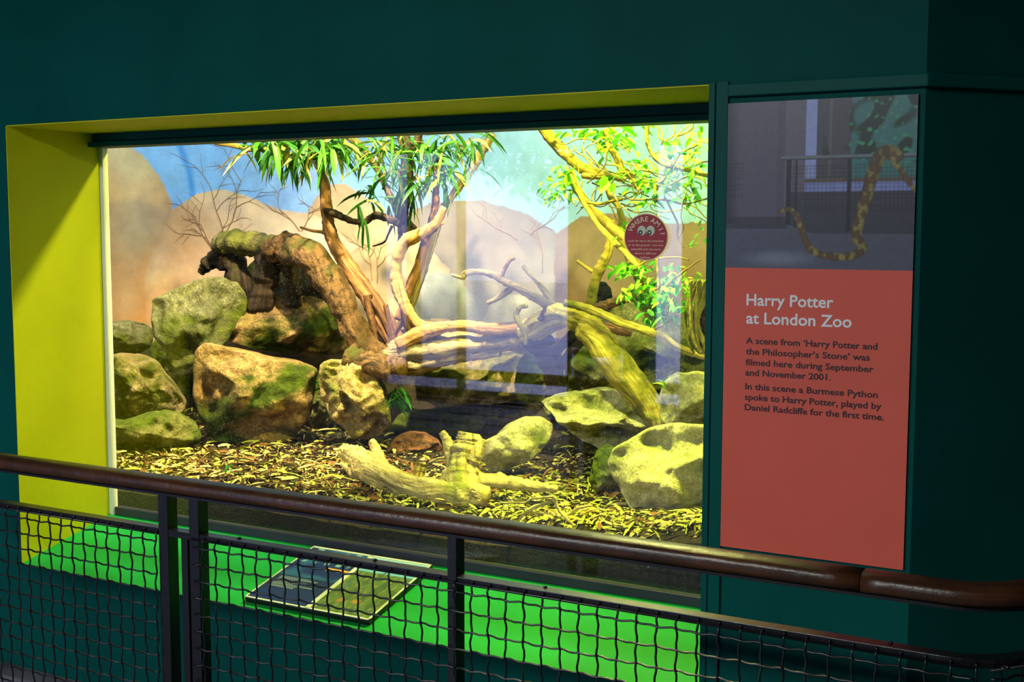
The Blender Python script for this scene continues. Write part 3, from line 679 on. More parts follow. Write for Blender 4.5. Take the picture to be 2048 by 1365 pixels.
b = MB(); limb(b, [(1222, 440, 8), (1220, 480, 8), (1214, 510, 10), (1200, 535, 11), (1190, 560, 11), (1184, 590, 11), (1180, 618, 12)], 1.55, 12, .16, .12, 16); b.build('trunk', OLIVEW, t, True)
b = MB(); limb(b, [(1154, 522, 3), (1168, 532, 3.5), (1188, 546, 4)], 1.55, 8); b.build('stub', OLIVEW, t, True)
one('long_branch', 'long thin branch sloping from the forked driftwood down to the right post', 'branch', OLIVEW, [[(1130, 606, 7), (1165, 614, 8), (1200, 626, 8), (1240, 645, 8), (1280, 658, 8), (1320, 672, 9), (1350, 692, 8), (1385, 706, 7), (1430, 722, 6)]], 1.18, n=12)
one('long_branch', 'thick grey branch behind the sloping one rising toward the leafy plant', 'branch', BARK, [[(1145, 632, 10), (1180, 622, 11), (1215, 610, 10), (1250, 598, 9), (1290, 592, 7), (1340, 580, 5)]], 1.4, n=12)
one('long_branch', 'short pinkish broken branch behind the split log', 'branch', PINKW, [[(1190, 650, 9), (1220, 658, 9), (1252, 665, 8), (1262, 668, 6)]], 1.5, n=10)

# leafy tree at right
YG = [leafmat('bright_leaf_green', lin(112, 190, 30)), leafmat('leaf_green', lin(60, 150, 20)), leafmat('leaf_lime', lin(190, 214, 60))]
t = thing_at('leafy_tree', 'bright yellow-green leafy tree of tangled vines at upper right behind the sticker', 'tree', 1300, 640, 1.05)
for pts, y_, mt in (([(1075, 240, 11), (1098, 272, 12), (1125, 302, 12), (1152, 328, 11), (1180, 345, 11), (1212, 352, 9)], 1.1, YELW),
                ([(1142, 345, 7), (1150, 372, 8), (1168, 398, 8), (1182, 420, 9), (1205, 438, 10), (1232, 462, 11), (1258, 492, 11), (1272, 530, 11), (1285, 580, 12), (1305, 640, 14)], 1.0, YELW),
                ([(1140, 350, 5), (1156, 385, 5), (1176, 420, 5), (1198, 452, 5), (1226, 482, 6), (1255, 510, 6), (1280, 540, 6)], .95, OLIVEW),
                ([(1212, 258, 7), (1218, 290, 7), (1232, 312, 7), (1244, 338, 8), (1262, 352, 7), (1275, 375, 6)], 1.05, YELW),
                ([(1215, 378, 5), (1222, 396, 6), (1236, 414, 5), (1244, 440, 7), (1242, 470, 8), (1255, 510, 8), (1276, 545, 8)], 1.06, OLIVEW),
                ([(1295, 240, 4), (1294, 280, 4), (1305, 310, 4), (1330, 330, 5), (1370, 338, 5), (1420, 352, 5)], .9, YELW),
                ([(1165, 352, 6), (1190, 354, 6), (1222, 352, 6), (1250, 360, 6)], 1.0, YELW),
                ([(1176, 405, 3), (1200, 408, 3), (1225, 402, 3), (1245, 398, 4)], .97, YELW)):
    b = MB(); limb(b, pts, y_, 10, .14, .08, len(pts)+int(pts[0][0])); b.build('branch', mt, t, True)
b = MB(); RV = random.Random(33)
for i in range(70):
    x = RV.uniform(1130, 1400); y_ = RV.uniform(270, 420); yy = RV.uniform(.85, 1.2); a = RV.uniform(0, 6.28); pts = [(x, y_, 1.6)]
    for k in range(4): a += RV.uniform(-.8, .8); x += math.cos(a)*22; y_ += math.sin(a)*17+4; pts.append((x, y_, 1.5-k*.2))
    limb(b, pts, yy, 5, 0, 0, i, 4)
for p in ([(1265, 540, 2), (1300, 520, 2), (1350, 515, 2), (1378, 520, 1.5)], [(1262, 400, 2), (1330, 400, 2.4), (1370, 408, 2), (1420, 396, 2)], [(1330, 395, 2), (1345, 425, 2), (1356, 450, 2), (1355, 475, 1.5), (1368, 496, 1)], [(1312, 380, 3), (1335, 350, 2), (1360, 310, 2), (1395, 290, 1.6)], [(1300, 600, 2), (1345, 560, 2), (1400, 520, 1.6)], [(1310, 660, 2), (1355, 632, 1.6), (1398, 605, 1.5)],
          [(1315, 430, 3.4), (1314, 500, 3.6), (1318, 580, 4)], [(1360, 560, 2), (1345, 600, 2), (1330, 640, 2)]): limb(b, p, .92, 6)
b.build('tendrils', YELW, t, True)
b = MB()
def leaves(b, px, py, n, jx, jy, y, ln, mi=(0, 0, 0, 0, 1, 1, 2)):
    for i in range(int(n*2.6)):
        d = Vector((RL.uniform(-1, 1), RL.uniform(-.6, .4), RL.uniform(-.9, .5)))
        blade(b, at(px+RL.gauss(0, jx), py+RL.gauss(0, jy), y+RL.gauss(0, .06)), d, ln*RL.uniform(.5, 1.2), ln*.42*RL.uniform(.7, 1.1), RL.uniform(.1, .8), RL.choice(mi), 5, .12, RL, .08)
for a in ((1125, 372, 22, 16, 14, 1.0, .036), (1135, 345, 12, 14, 10, 1.0, .034), (1108, 392, 10, 8, 8, 1.0, .03), (1170, 265, 14, 26, 8, 1.1, .04), (1230, 262, 14, 30, 10, 1.05, .045), (1245, 275, 3, 6, 6, .95, .07, (1,)),
          (1215, 290, 14, 22, 14, 1.0, .038), (1270, 345, 12, 22, 16, 1.0, .04), (1222, 360, 4, 8, 6, .9, .06, (0,)), (1350, 300, 8, 14, 12, .92, .05, (1, 1, 0)), (1372, 318, 6, 16, 12, .92, .045, (1, 0)),
          (1335, 335, 8, 14, 8, .95, .045), (1390, 280, 10, 14, 18, .95, .035, (2, 0)), (1370, 368, 12, 24, 10, .95, .035), (1300, 365, 10, 22, 12, .95, .045), (1340, 375, 8, 20, 10, .95, .04), (1392, 340, 8, 12, 10, .92, .035),
          (1295, 405, 4, 8, 6, .92, .05, (0,)), (1378, 395, 8, 14, 8, .92, .04), (1240, 455, 3, 6, 4, .95, .04), (1235, 478, 3, 8, 6, .95, .04), (1270, 535, 12, 18, 8, .95, .04), (1250, 545, 8, 20, 8, .95, .035), (1290, 560, 22, 22, 14, .95, .035),
          (1310, 590, 24, 22, 14, .95, .038), (1340, 600, 14, 20, 14, .95, .04), (1305, 625, 12, 16, 10, .95, .045, (1, 0)), (1262, 590, 8, 14, 8, .95, .04), (1380, 570, 14, 16, 16, .95, .03, (0, 2)), (1390, 450, 8, 12, 30, 1.3, .03), (1345, 560, 10, 20, 14, .98, .035)): leaves(b, *a)
b.build('foliage', YG, t, True)
t = thing_at('hanging_root', 'clump of hanging fibrous root wood beside the right post', 'root', 1395, 640, .8)
b = MB()
for i in range(16):
    x = 1378+RV.uniform(0, 60); limb(b, [(x+RV.uniform(-4, 14), 560, 3), (x+RV.uniform(-8, 8), 605, 4), (x-RV.uniform(-4, 14), 645, 4), (x+RV.uniform(-2, 10), 685, 3.5), (x+RV.uniform(0, 18), 708, 2.5)], .82+RV.uniform(-.05, .06), 7, .2, .1, i)
b.build('fibres', OLIVEW, t, True)
b = MB(); limb(b, [(1430, 590, 20), (1410, 630, 22), (1402, 670, 16), (1408, 700, 8)], .86, 10, .25, .2, 4); b.build('core', BARK, t, True)

# foreground driftwood
FGW = barkmat('yellowish_driftwood', lin(220, 198, 124), lin(150, 128, 66), lin(130, 130, 40), .02, 5, 60, .9)  # paler, yellower wood tone, shared with the fallen twigs
t = thing_at('forked_driftwood', 'pale forked driftwood with a tall stump lying on the leaf litter', 'driftwood', 880, 985, .82)
b = MB(); limb(b, [(688, 902, 14, .92), (712, 914, 20, .88), (738, 938, 28, .82), (768, 962, 31, .76), (810, 980, 30, .72), (860, 989, 30, .69), (920, 992, 31, .67), (972, 996, 22, .67)], .8, 18, .2, .18, 21); b.build('trunk', FGW, t, True)
b = MB(); limb(b, [(744, 884, 8, .93), (752, 900, 10, .91), (764, 930, 13, .86), (778, 958, 15, .80)], .95, 12, .18, .1, 22); b.build('prong', FGW, t, True)
b = MB(); limb(b, [(682, 928, 4, .86), (700, 940, 8, .83), (716, 958, 11, .80), (736, 972, 13, .78)], .92, 10, .2, .1, 23); b.build('prong', FGW, t, True)
b = MB(); limb(b, [(938, 866, 22, .80), (934, 890, 30, .79), (928, 920, 34, .77), (924, 955, 40, .75), (926, 990, 42, .72)], .86, 22, .14, .24, 24); limb(b, [(884, 866, 7, .80), (894, 884, 10, .79), (904, 910, 15, .77), (912, 945, 18, .75)], .87, 14, .14, .2, 25); limb(b, [(966, 880, 8, .80), (957, 898, 11, .78), (946, 925, 16, .76)], .87, 12, .14, .2, 26); b.build('stump', FGW, t, True)
b = MB(); limb(b, [(940, 962, 18, .76), (985, 962, 16, .77), (1030, 967, 14, .78), (1075, 974, 11, .79), (1115, 980, 6, .79)], .86, 12, .3, .2, 27); b.build('arm', FGW, t, True)
b = MB(); limb(b, [(842, 926, 12, .84), (838, 945, 11, .83), (834, 968, 10, .81)], .9, 10, .2, .1, 28); b.build('stub', OLIVEW, t, True)
one('fallen_twig', 'forked yellow twig lying on the litter in front of the biggest boulder', 'twig', FGW, [[(1108, 994, 3), (1065, 998, 2.6), (1048, 1006, 2.4), (1000, 1006, 2)], [(1108, 994, 3), (1118, 1020, 3.4), (1140, 1045, 3), (1166, 1062, 2.4)], [(1106, 1004, 3), (1070, 1016, 3), (1048, 1030, 3), (1034, 1046, 2.4)]], .565, n=8)
one('fallen_twig', 'curved pale twig lying right of the forked yellow one', 'twig', FGW, [[(1185, 1012, 2), (1160, 1016, 3.5), (1142, 1028, 3.5), (1130, 1036, 2.4)]], .60, n=8)
one('fallen_twig', 'pale pair of straws beside the tall driftwood stump', 'twig', FGW, [[(858, 926, 2), (875, 918, 2), (896, 914, 1.6)], [(860, 924, 2), (880, 922, 1.8), (898, 921, 1.5)]], .97, n=6)
one('fallen_twig', 'thin reddish twig leaning in the dark hollow under the slab', 'twig', PINKW, [[(1105, 937, 2), (1092, 946, 2.4), (1085, 962, 2)]], .92, n=6)
def weed(label, px, py, y, n, ln, up, mi):
    t = thing_at('green_weed', label, 'plant', px, py, y, 'weeds among the rocks'); b = MB()
    for i in range(n):
        a = RL.uniform(0, 6.28)
        blade(b, at(px+RL.gauss(0, 6), py+RL.gauss(0, 8), y), Vector((math.cos(a), math.sin(a)*.5, up)), ln*RL.uniform(.6, 1.2), ln*.16, RL.uniform(.3, 1.2), RL.choice(mi), 5, .15, RL, .1)
    b.build('leaves', YG, t, True)
weed('drooping green weed right of the rough pitted stone', 792, 790, 1.4, 22, .10, -.3, (0, 1, 1))
weed('small dark weed in the gap above the rough pitted stone', 634, 770, 1.4, 16, .06, .2, (1, 1))
weed('two upright green shoots in the left leaf litter', 452, 950, .62, 4, .05, 1.2, (1, 0))
weed('short green shoot in the litter near the forked driftwood', 588, 970, .62, 3, .045, 1.3, (1, 0))
weed('tiny sprig at the foot of the split log', 1312, 842, 1.05, 6, .04, 1, (0, 2))
weed('small leafy sprig on the far right rock top', 1328, 770, 1.1, 8, .05, .5, (0, 2))

# ------------------------------------------------------------------ guard railing
RY = -.7093
rail = empty('guard_railing', (-1.8, RY, 0)); tag(rail, 'guard railing with wooden handrail and black crimped wire mesh in front of the window', 'railing')
TURN = Vector((-.235, RY, 0))
def path(off_z, xa=-3.3, ln=1.6, soft=.07, yo=0.):
    a = Vector((xa, RY+yo, off_z)); t = TURN+Vector((0, yo, off_z)); e = t+DIR*ln
    pts = [a]; n = 24
    x = xa
    while x < t.x-soft-.04: pts.append(Vector((x, RY+yo, off_z))); x += .05
    p0 = t-Vector((soft, 0, 0)); p2 = t+DIR*soft
    for k in range(9):
        s = k/8; pts.append(p0*(1-s)**2+t*2*s*(1-s)+p2*s*s)
    pts.append(e); return pts
def sweep(b, pts, prof, mi=0):
    n = len(prof); L = len(pts); vs = []; fs = []; uvs = []; dist = 0; per = [0]
    for i in range(n): per.append(per[-1]+math.dist(prof[i], prof[(i+1) % n]))
    ds = []
    for i, p in enumerate(pts):
        if i: dist += (p-pts[i-1]).length
        ds.append(dist)
        t = (pts[min(i+1, L-1)]-pts[max(i-1, 0)]).normalized(); sd = t.cross(Vector((0, 0, 1))).normalized()
        for u_, v_ in prof: vs.append(p+sd*u_+Vector((0, 0, v_)))
    for i in range(L-1):
        for k in range(n):
            k2 = (k+1) % n; fs.append((i*n+k, (i+1)*n+k, (i+1)*n+k2, i*n+k2)); uvs.append([(per[k], ds[i]), (per[k], ds[i+1]), (per[k+1], ds[i+1]), (per[k+1], ds[i])])
    fs += [tuple(range(n)), tuple((L-1)*n+k for k in range(n-1, -1, -1))]; uvs += [[(0, 0)]*n]*2
    b.add(vs, fs, mi, uvs)
prof = []
for k in range(26):                                    # oval handrail with a fine groove on the upper side
    a = 2*math.pi*k/26; cs, sn = math.cos(a), math.sin(a)
    prof.append((.033*math.copysign(abs(cs)**.75, cs), .0185*math.copysign(abs(sn)**.75, sn)))
b = MB(); pp = path(1.0405); cut = -.437
pA = [p for p in pp if p.x < cut-.02]+[Vector((cut-.0012, RY, 1.0405))]; pB = [Vector((cut+.0012, RY, 1.0405))]+[p for p in pp if p.x > cut+.02 or p.y > RY+.01]
sweep(b, pA, prof); sweep(b, pB, prof)
b.build('handrail', DARKWOOD, rail, True)
fl = lambda w, h: [(-w/2, -h/2), (w/2, -h/2), (w/2, h/2), (-w/2, h/2)]
b = MB(); sweep(b, path(1.019), fl(.036, .006)); b.build('support_bar', BLACK, rail)
b = MB(); sweep(b, path(.929), fl(.030, .008)); sweep(b, path(.9245, yo=-.012), fl(.006, .015)); b.build('middle_rail', BLACK, rail, bevel=.001)
b = MB(); sweep(b, path(.12), fl(.030, .010)); b.build('bottom_rail', BLACK, rail)
for px, w_ in ((338, .030), (399, .030), (912, .022)):
    x = at(px, 1120, RY).x; b = MB(); b.box(x-w_/2, x+w_/2, RY-.017, RY+.017, 0, 1.017); b.box(x-.035, x+.035, RY-.035, RY+.035, 0, .008)
    b.build('post', BLACK, rail, bevel=.0015)
x = at(377, 1150, RY).x; b = MB(); b.box(x-.010, x+.010, RY-.012, RY+.012, .0, .926); b.build('gate_bar', BLACK, rail, bevel=.001)
x0g, x1g = at(338, 1120, RY).x, at(399, 1120, RY).x
MY = RY-.024
def wires(xa, xb, extra=0):
    b = MB(); pitch = .0405; z0, z1 = .135, .916; k = 0; x = xb
    nz_ = int((z1-z0)/pitch)
    def wv(p, seg): return .0022*math.sin(math.pi*seg)
    verts = []
    while x > xa:
        j = round((xb-x)/pitch); pts = []
        for i in range(nz_*4+1):
            z = z1-(i/4)*pitch; s = math.sin(math.pi*(i/4+.0)+j*math.pi)
            pts.append(Vector((x+.0014*math.sin(math.pi*i/2+j*1.3), MY+.0026*math.cos(math.pi*i/4+j*math.pi), z)))
        pts = [Vector((x, MY+.004, z1+.010))]+pts
        b.tube(pts, .0023, 5); b.tube([pts[0]+Vector((0, 0, .001)), pts[0]+Vector((0, .012, .003))], .0028, 5)
        x -= pitch
    for i in range(nz_+1):
        z = z1-i*pitch-.012; pts = []; n = int((xb-xa)/pitch*4)
        for q in range(n+1):
            xx = xb-q/4*pitch; pts.append(Vector((xx, MY-.0026*math.cos(math.pi*q/4+i*math.pi), z+.0014*math.sin(math.pi*q/2+i*1.1))))
        b.tube(pts, .0023, 5)
    b.tube([Vector((xa, MY+.004, z1+.006)), Vector((xb, MY+.004, z1+.006))], .0028, 6)
    return b
b = wires(-3.25, x0g-.019); b.build('wire_mesh', BLACK, rail, True)
b = wires(x1g-.006, TURN.x-.01); b.build('wire_mesh', BLACK, rail, True)
b = wires(0, 1.2)
n2 = Vector((DIR.y, -DIR.x, 0))
b.v = [tuple(TURN+Vector((.01, -.016, 0))+DIR*v[0]+n2*(v[1]-MY)*1.0+Vector((0, 0, v[2]))) for v in b.v]
b.build('wire_mesh', BLACK, rail, True)
for px in (475, 747, 1088, 1780):
    p = at(px, 1075+(px-475)*.148, RY); b = MB(); b.tube([Vector((p.x, RY+.006, .933)), Vector((p.x, RY+.006, .9365))], [.0045, .0035], 8); b.build('rivet', BLACK, rail, True)

# ------------------------------------------------------------------ wall panel with print and text
panel = empty('information_panel', (-.713, -.002, .872)); tag(panel, 'tall brick-red wall panel with a printed photograph above white and dark lettering', 'panel')
PXL, PXR, PZT, PZM, PZB = -.9316, -.4952, 1.9487, 1.5584, .8714
RED = paint('brick_red_print', lin(214, 92, 76), .55, .05, .03, .25)
b = MB(); b.box(PXL, PXR, -.007, 0, PZB, PZM); b.build('text_board', RED, panel, loc=panel.location)
def vgrid(name, fn, O, Ux, Vy, nu, nv, parent, mat=PRINT):
    u_, v_ = np.meshgrid(np.linspace(0, 1, nu), np.linspace(0, 1, nv)); O, Ux, Vy = (np.array(q) for q in (O, Ux, Vy))
    X, Y, Z = (O[i]+Ux[i]*u_+Vy[i]*v_ for i in range(3))
    return gridmesh(name, X, Y, Z, fn(u_, v_), mat, parent)
def put(col, mask, c): 
    mk = mask[..., None] if mask.ndim == 2 else mask
    return col*(1-mk)+np.array(c)*mk
def hall_print(u, v):                                   # v up, plain picture of a viewing hall with a snake over a railing
    q = np.ones(u.shape+(3,))*np.array(lin(92, 84, 104))
    n_ = fld(u, v, 40, 8, 3); n2_ = fld(u, v, 90, 8, 5)
    q = put(q, smooth01(1-u/.09), lin(52, 46, 60)); q = put(q, (np.abs(u-.38) < .06)*.5, lin(112, 102, 118))
    q = put(q, (np.abs(u-.30) < .02)*.4, lin(70, 64, 80))
    q = put(q, ((u > .43) & (u < .487) & (v > .45))*1., lin(150, 160, 215))
    q = put(q, ((u > .487) & (u < .67) & (v > .45))*1., lin(74, 70, 82)); q = put(q, (np.abs(u-.56) < .008)*(v > .55)*.6, lin(108, 104, 108))
    q = put(q, ((u >= .67) & (v > .5))*1., lin(62, 116, 118)); 
    q = put(q, smooth01((fld(u, v, 28, 9, 8)+.5-np.abs(u-.86)*3)*1.5)*(u > .66)*(v > .62), lin(24, 44, 40))
    q = put(q, smooth01((n2_-.5)*1.4)*(u > .66)*(v > .60), lin(58, 150, 112))
    q = put(q, smooth01((n_-.2)*2)*(u > .52)*(u < .66)*(v > .66)*(v < .78)*.8, lin(48, 46, 46))
    q = put(q, ((u > .43) & (v > .46) & (v < .52))*1., lin(132, 140, 200)); q = put(q, ((u > .43) & (v > .51) & (v < .535))*1., lin(96, 78, 70))
    lo = (v < .46)*(u > .34); q = put(q, lo*1., lin(64, 60, 74))
    ms = ((u*46) % 1 < .22) | ((v*46) % 1 < .22); q = put(q, (ms & (v > .33) & (v < .62) & (u > .34))*.45, lin(30, 28, 36))
    ms2 = (ms & (v > .42) & (v < .64) & (u < .09))*.4; q = put(q, ms2, lin(26, 24, 32))
    q = put(q, ((v > .655) & (v < .672) & (u > .30))*1., lin(110, 118, 126)); q = put(q, ((v > .645) & (v <= .655) & (u > .30))*1., lin(34, 32, 40))
    for x0, w_ in ((.345, .012), (.385, .006), (.665, .010)): q = put(q, ((np.abs(u-x0) < w_) & (v < .655) & (v > .22))*1., lin(36, 34, 42))
    fl_ = smooth01((.20+.05*u-v+.02)/.03)*(u >= 0); q = put(q, ((v < .27-.06*smooth01((u-.3)/.2)))*1., lin(84, 84, 102))
    q = put(q, smooth01(1-np.hypot((u-.30)/.28, (v-.06)/.07))*.6, lin(140, 140, 160)); q = put(q, (v > .24)*(v < .31)*(u < .34)*.7, lin(46, 42, 52))
    def sn(pts, w0, w1):
        nonlocal q
        L_ = len(pts)
        for i, ((x0, y0), (x1, y1)) in enumerate(zip(pts[:-1], pts[1:])):
            t = np.clip(((u-x0)*(x1-x0)+(v-y0)*(y1-y0))/((x1-x0)**2+(y1-y0)**2), 0, 1); d_ = np.hypot(u-x0-t*(x1-x0), v-y0-t*(y1-y0))
            w_ = w0+(w1-w0)*(i+t)/(L_-1); mk = smooth01((w_-d_)/.008)
            pat = smooth01(fld(u, v, 70, 6, 12)*1.5)[..., None]
            c = np.array(lin(150, 136, 74))*pat+np.array(lin(104, 76, 50))*(1-pat); sh = smooth01((w_*.95-d_)/w_/.7)[..., None]
            q = q*(1-mk[..., None])+c*(.55+.45*sh)*mk[..., None]
    cv = lambda P_: [tuple(p) for p in spline(P_, 5)]
    sn(cv([(.86, .66), (.92, .58), (.97, .50), (1.02, .44)]), .02, .016)
    sn(cv([(.30, .345), (.35, .355), (.40, .30), (.43, .20), (.48, .11), (.58, .075), (.70, .085), (.74, .13), (.71, .20), (.73, .32), (.76, .45), (.79, .58), (.82, .66), (.86, .685), (.90, .655)]), .016, .042)
    return np.clip(q*.95, 0, 1)
vgrid('printed_photograph', hall_print, (PXL, -.0075, PZM), (PXR-PXL, 0, 0), (0, 0, PZT-PZM), 190, 170, panel)
b = MB(); b.box(PXL, PXR, -.007, 0, PZM, PZT); b.build('picture_backing', paint('dark_picture_edge', (.03, .03, .04)), panel, loc=panel.location)
def text(body, name, mat, parent, O, xdir, up, width=None, cap=None, bold=0., ext=.0006):
    cu = bpy.data.curves.new(name, 'FONT'); cu.body = body; cu.size = 1; cu.offset = bold; cu.resolution_u = 3; cu.extrude = .02
    to = bpy.data.objects.new(name, cu); SC.collection.objects.link(to)
    bpy.context.view_layer.update()
    me = bpy.data.meshes.new_from_object(to.evaluated_get(bpy.context.evaluated_depsgraph_get()))
    bpy.data.objects.remove(to); bpy.data.curves.remove(cu)
    n = len(me.vertices); co = np.zeros(n*3); me.vertices.foreach_get('co', co); co = co.reshape(-1, 3)
    x0, x1 = co[:, 0].min(), co[:, 0].max()
    CAPH = .71; sy = cap/CAPH; sx_ = (width/(x1-x0)) if width else sy
    xd, ud = Vector(xdir).normalized(), Vector(up).normalized(); nd = xd.cross(ud)
    out = np.zeros_like(co)
    for i in range(3): out[:, i] = O[i]+xd[i]*(co[:, 0]-(x0 if width else (x0+x1)/2))*sx_+ud[i]*co[:, 1]*sy+nd[i]*(co[:, 2]/.02*ext)
    me.vertices.foreach_set('co', out.reshape(-1)); me.materials.clear(); me.materials.append(mat); me.update(); me.name = name
    o = bpy.data.objects.new(name, me); SC.collection.objects.link(o)
    if parent is not None: o.parent = parent; o.location = -parent.matrix_basis.translation
    return o
TXW = paint('white_lettering', (.78, .76, .78), .5, .02, 0); TXD = paint('dark_lettering', (.035, .012, .016), .5, .02, 0)
for body, xl, xr, yb, mt, cap, bo, nm in (("Harry Potter", 1493, 1667, 610.7, TXW, .0275, .018, 'heading'), ("at London Zoo", 1492.5, 1703.6, 647, TXW, .0275, .018, 'heading'),
        ("A scene from \u2018Harry Potter and", 1492, 1755, 687.2, TXD, .0150, .016, 'lettering'), ("the Philosopher\u2019s Stone\u2019 was", 1491.5, 1739.7, 708.8, TXD, .0150, .016, 'lettering'),
        ("filmed here during September", 1491, 1747, 730.5, TXD, .0150, .016, 'lettering'), ("and November 2001.", 1490.7, 1661.6, 751, TXD, .0150, .016, 'lettering'),
        ("In this scene a Burmese Python", 1490.4, 1755.8, 778.7, TXD, .0150, .016, 'lettering'), ("spoke to Harry Potter, played by", 1489.4, 1763, 799.8, TXD, .0150, .016, 'lettering'),
        ("Daniel Radcliffe for the first time.", 1489.4, 1768, 820.4, TXD, .0150, .016, 'lettering')):
    p = at(xl, yb, -.0075); xr_ = at(xr, yb, -.0075).x
    text(body, nm, mt, panel, p, (1, 0, 0), (0, 0, 1), xr_-p.x, cap, bo)

# ------------------------------------------------------------------ round sticker on the glass
GY = G-.0055
sc_ = at(1292, 474.5, GY); RS = .0645
RS = (at(1292, 426.5, GY)-at(1292, 521.5, GY)).z/2
stk = empty('round_sticker', sc_); tag(stk, 'round dark red sticker with cartoon eyes stuck on the glass', 'sticker')
def disc(b, c, rx, rz, y, th=.0008, n=48, mi=0):
    vs = [(c.x+rx*math.cos(2*math.pi*k/n), y, c.z+rz*math.sin(2*math.pi*k/n)) for k in range(n)]; b.prism(vs[::-1], (0, th, 0), mi)
b = MB(); disc(b, sc_, RS, RS, GY-.0008); b.build('border', paint('cream_sticker_edge', lin(236, 214, 160), .5), stk, loc=sc_)
b = MB(); disc(b, sc_, RS*.955, RS*.955, GY-.0013); b.build('face', paint('dark_red_sticker', lin(168, 26, 40), .45, .04, 0), stk, loc=sc_)
EYEW = paint('eye_white', lin(205, 205, 180), .4, .02, 0); EYEB = paint('eye_black', (.01, .012, .012), .3, .02, 0)
for ex in (-.19, .21):
    ce = sc_+Vector((ex*RS, 0, .275*RS)); b = MB(); disc(b, ce, RS*.19, RS*.205, GY-.0018); e = b.build('eye', EYEW, stk, loc=ce)
    cp_ = ce+Vector((-.05*RS, 0, -.085*RS)); b = MB(); disc(b, cp_, RS*.095, RS*.105, GY-.0023); b.build('pupil', EYEB, e, loc=ce)
    b = MB(); disc(b, cp_+Vector((.005*RS, 0, 0)), RS*.038, RS*.045, GY-.0028); b.build('highlight_dot', EYEW, e, loc=ce)
STX = paint('cream_lettering', lin(240, 214, 176), .5, .02, 0)
word = "WHERE AM I?"; angs = [150, 132, 116, 102, 88, None, 65, 47, None, 26, 11]
for ch, a in zip(word, angs):
    if a is None: continue
    a = math.radians(a); r_ = RS*.66; p = sc_+Vector((math.cos(a)*r_, GY-.0014-sc_.y, math.sin(a)*r_))
    text(ch, 'letter', STX, stk, p, (math.sin(a), 0, -math.cos(a)), (math.cos(a), 0, math.sin(a)), None, RS*.21, .012, .0004)
for i, ln in enumerate(("Look for me in the branches", "or on the ground.  I am very", "adaptable and can move", "about in different", "habitats.")):
    wd = (1.62, 1.60, 1.36, .98, .46)[i]*RS; p = sc_+Vector((-wd/2-.0*RS, GY-.0014-sc_.y, (-.20-.175*i)*RS))
    text(ln, 'lettering', STX, stk, p, (1, 0, 0), (0, 0, 1), wd, RS*.085, .004, .0004)

# ------------------------------------------------------------------ graphic board lying on the sill
SLOPE = (ZG-ZS)/G
def on_sill(px, py, h=.022):
    d = ray(px, py); # plane z = ZS+h+SLOPE*y
    t = (ZS+h+SLOPE*CAM.y-CAM.z)/(d.z-SLOPE*d.y); return CAM+d*t
q = [on_sill(*p) for p in ((497, 1196), (745, 1243), (858, 1130), (620, 1092))]
ya, yb_ = (q[0].y+q[1].y)/2, (q[2].y+q[3].y)/2
xl_, xr_ = (q[0].x+q[3].x)/2, (q[1].x+q[2].x)/2
S0 = Vector((xl_, ya, ZS+.022+SLOPE*ya)); UX = Vector((xr_-xl_, 0, 0)); VX = Vector((0, yb_-ya, SLOPE*(yb_-ya))); NS = UX.cross(VX).normalized()
board = empty('graphic_board', S0); tag(board, 'low graphic board with navy and savanna halves lying on the bright green sill', 'sign')
b = MB(); b.prism([S0-NS*.001, S0+UX-NS*.001, S0+UX+VX-NS*.001, S0+VX-NS*.001], -NS*.017); b.build('tray', BLACK, board, loc=S0, bevel=.002)
b = MB()
def strip(u0, u1, v0, v1, h=.002, base=0.):
    b.prism([S0+UX*u+VX*v+NS*base for u, v in ((u0, v0), (u1, v0), (u1, v1), (u0, v1))], NS*h)
for a in ((0, 1, 0, .018), (0, 1, .975, 1), (0, .012, 0, 1), (.985, 1, 0, 1), (.495, .53, 0, 1)): strip(*a)
b.build('frame', paint('pale_board_edge', lin(226, 226, 190), .4, .04, 0), board, loc=S0)
def navy(u, v):
    q_ = np.ones(u.shape+(3,))*np.array(lin(16, 40, 92)); 
    q_ = put(q_, smooth01((fld(u, v, 9, 7, 2)+.3)*1.2)*(v > .45)*.6, lin(50, 120, 160)); q_ = put(q_, smooth01((fld(u, v*.6, 22, 7, 6)-.2)*2)*(v > .72)*.8, lin(140, 190, 170))
    for i in range(9): q_ = put(q_, ((np.abs(v-.42+.022*i) < .006) & (u > .08) & (u < .60+.2*math.sin(i*2.3)) & (np.sin(u*140+i*9) > -.7))*.75, lin(180, 196, 200))
    q_ = put(q_, ((np.abs(v-.66) < .028) & (u > .62) & (u < .98))*1., lin(238, 170, 40)); q_ = put(q_, ((np.abs(v-.85) < .03) & (u > .66) & (u < .98))*1., lin(236, 190, 60))
    return q_
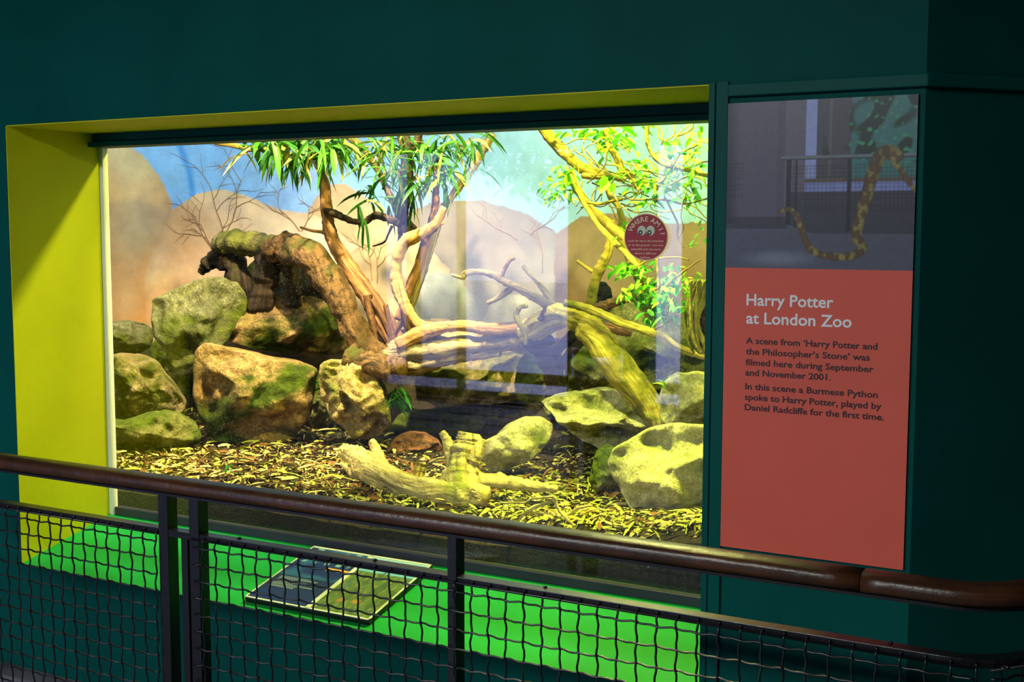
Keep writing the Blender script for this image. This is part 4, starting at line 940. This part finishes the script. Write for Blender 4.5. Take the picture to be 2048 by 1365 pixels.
def savanna(u, v):
    q_ = np.ones(u.shape+(3,))*np.array(lin(96, 122, 40)); q_ = put(q_, smooth01(fld(u, v, 26, 9, 4)*1.3)*.7, lin(58, 84, 30)); q_ = put(q_, smooth01((fld(u, v, 40, 9, 9)-.4)*1.5)*.8, lin(150, 150, 60))
    sk = smooth01((v-.72)/.02); q_ = put(q_, sk, lin(120, 190, 205)); q_ = put(q_, smooth01((v-.74)/.2)*.6, lin(190, 224, 214))
    q_ = put(q_, smooth01(1-np.hypot((u-.50)/.14, (v-.87)/.035))**.3, lin(40, 70, 50)); q_ = put(q_, ((np.abs(u-.49-.2*(v-.78)) < .012) & (v > .72) & (v < .87))*1., lin(36, 50, 40))
    q_ = put(q_, smooth01(1.3-np.hypot((u-.92)/.06, (v-.84)/.05)), lin(80, 120, 130))
    q_ = put(q_, smooth01(1.2-np.hypot((u-.55)/.09, (v-.22)/.045)), lin(206, 146, 44)); q_ = put(q_, smooth01(1.2-np.hypot((u-.30)/.07, (v-.20)/.04)), lin(196, 130, 50)); q_ = put(q_, smooth01(1.1-np.hypot((u-.12)/.10, (v-.45)/.10))*.5, lin(110, 140, 130))
    return q_
for nm, fn, u0, u1 in (('navy_graphic', navy, .012, .495), ('savanna_graphic', savanna, .53, .985)):
    vgrid(nm, fn, S0+UX*u0+VX*.018+NS*.0008, UX*(u1-u0), VX*.957, 90, 110, board)

# ------------------------------------------------------------------ behind the viewer: door frames, bin, tree outside
for i, (x0, x1, zt) in enumerate(op):
    b = MB(); 
    for a, c in ((x0, x0+.06), (x1-.06, x1)): b.box(a, c, HY-.16, HY+.03, 0, zt)
    b.box(x0, x1, HY-.16, HY+.03, zt-.06, zt); b.box(x0+.06, x1-.06, HY-.12, HY-.06, 0, .10)
    struct(b.build('door_%d' % (i+1), FRAME))
b = MB(); b.box(-6.86, -5.96, HY-.10, HY-.09, .1, 2.38); DG, nt, N, L, P = newmat('tinted_door_glass'); N.remove(P)
tr_ = N.new('ShaderNodeBsdfTransparent'); tr_.inputs[0].default_value = (.66, .66, .70, 1); L.new(tr_.outputs[0], N['Material Output'].inputs[0])
struct(b.build('window_2', DG)); b = MB(); b.box(-5.97, -5.92, HY-.14, HY-.04, .1, 2.38); struct(b.build('trim_11', FRAME))
bn = empty('litter_bin', (-4.12, HY+.75, 0)); tag(bn, 'round steel litter bin mirrored in the glass near the right post', 'bin')
b = MB(); b.tube([Vector((-4.12, HY+.75, z)) for z in (0, .05, .5, .62)], [.20, .21, .21, .21], 28); b.build('body', STEEL, bn, True)
b = MB(); b.tube([Vector((-4.12, HY+.75, z)) for z in (.62, .66, .665)], [.215, .215, .17], 28); b.build('rim', BLACK, bn, True)
t = empty('courtyard_tree', (-8.0, -8.6, 0)); tag(t, 'brown-leaved tree outside the door mirrored in the glass at top', 'tree')
b = MB(); b.tube([Vector((-8.0, -8.6, z)) for z in (0, 1, 2, 3.2)], [.10, .09, .08, .05], 12, .1); b.tube([Vector(q) for q in ((-8.0, -8.6, 2.1), (-7.5, -8.5, 2.5), (-6.9, -8.4, 2.55), (-6.2, -8.3, 2.5))], [.05, .035, .025, .012], 8); b.build('trunk', BARK, t, True)
b = MB(); RT_ = random.Random(3); CL = leafmat('courtyard_leaf', lin(60, 62, 30), .2)
for i in range(900):
    c = RT_.choice(((-6.3, 2.30), (-6.6, 2.45), (-6.1, 2.2), (-5.9, 2.4), (-6.4, 2.6), (-7.0, 2.6)))
    p = Vector((c[0]+RT_.gauss(0, .18), -8.3+RT_.gauss(0, .25), c[1]+RT_.gauss(0, .11)))
    blade(b, p, (RT_.uniform(-1, 1), RT_.uniform(-1, 1), RT_.uniform(-1, .3)), .12, .05, .6, 0, 3, .1, RT_)
b.build('foliage', CL, t, True)
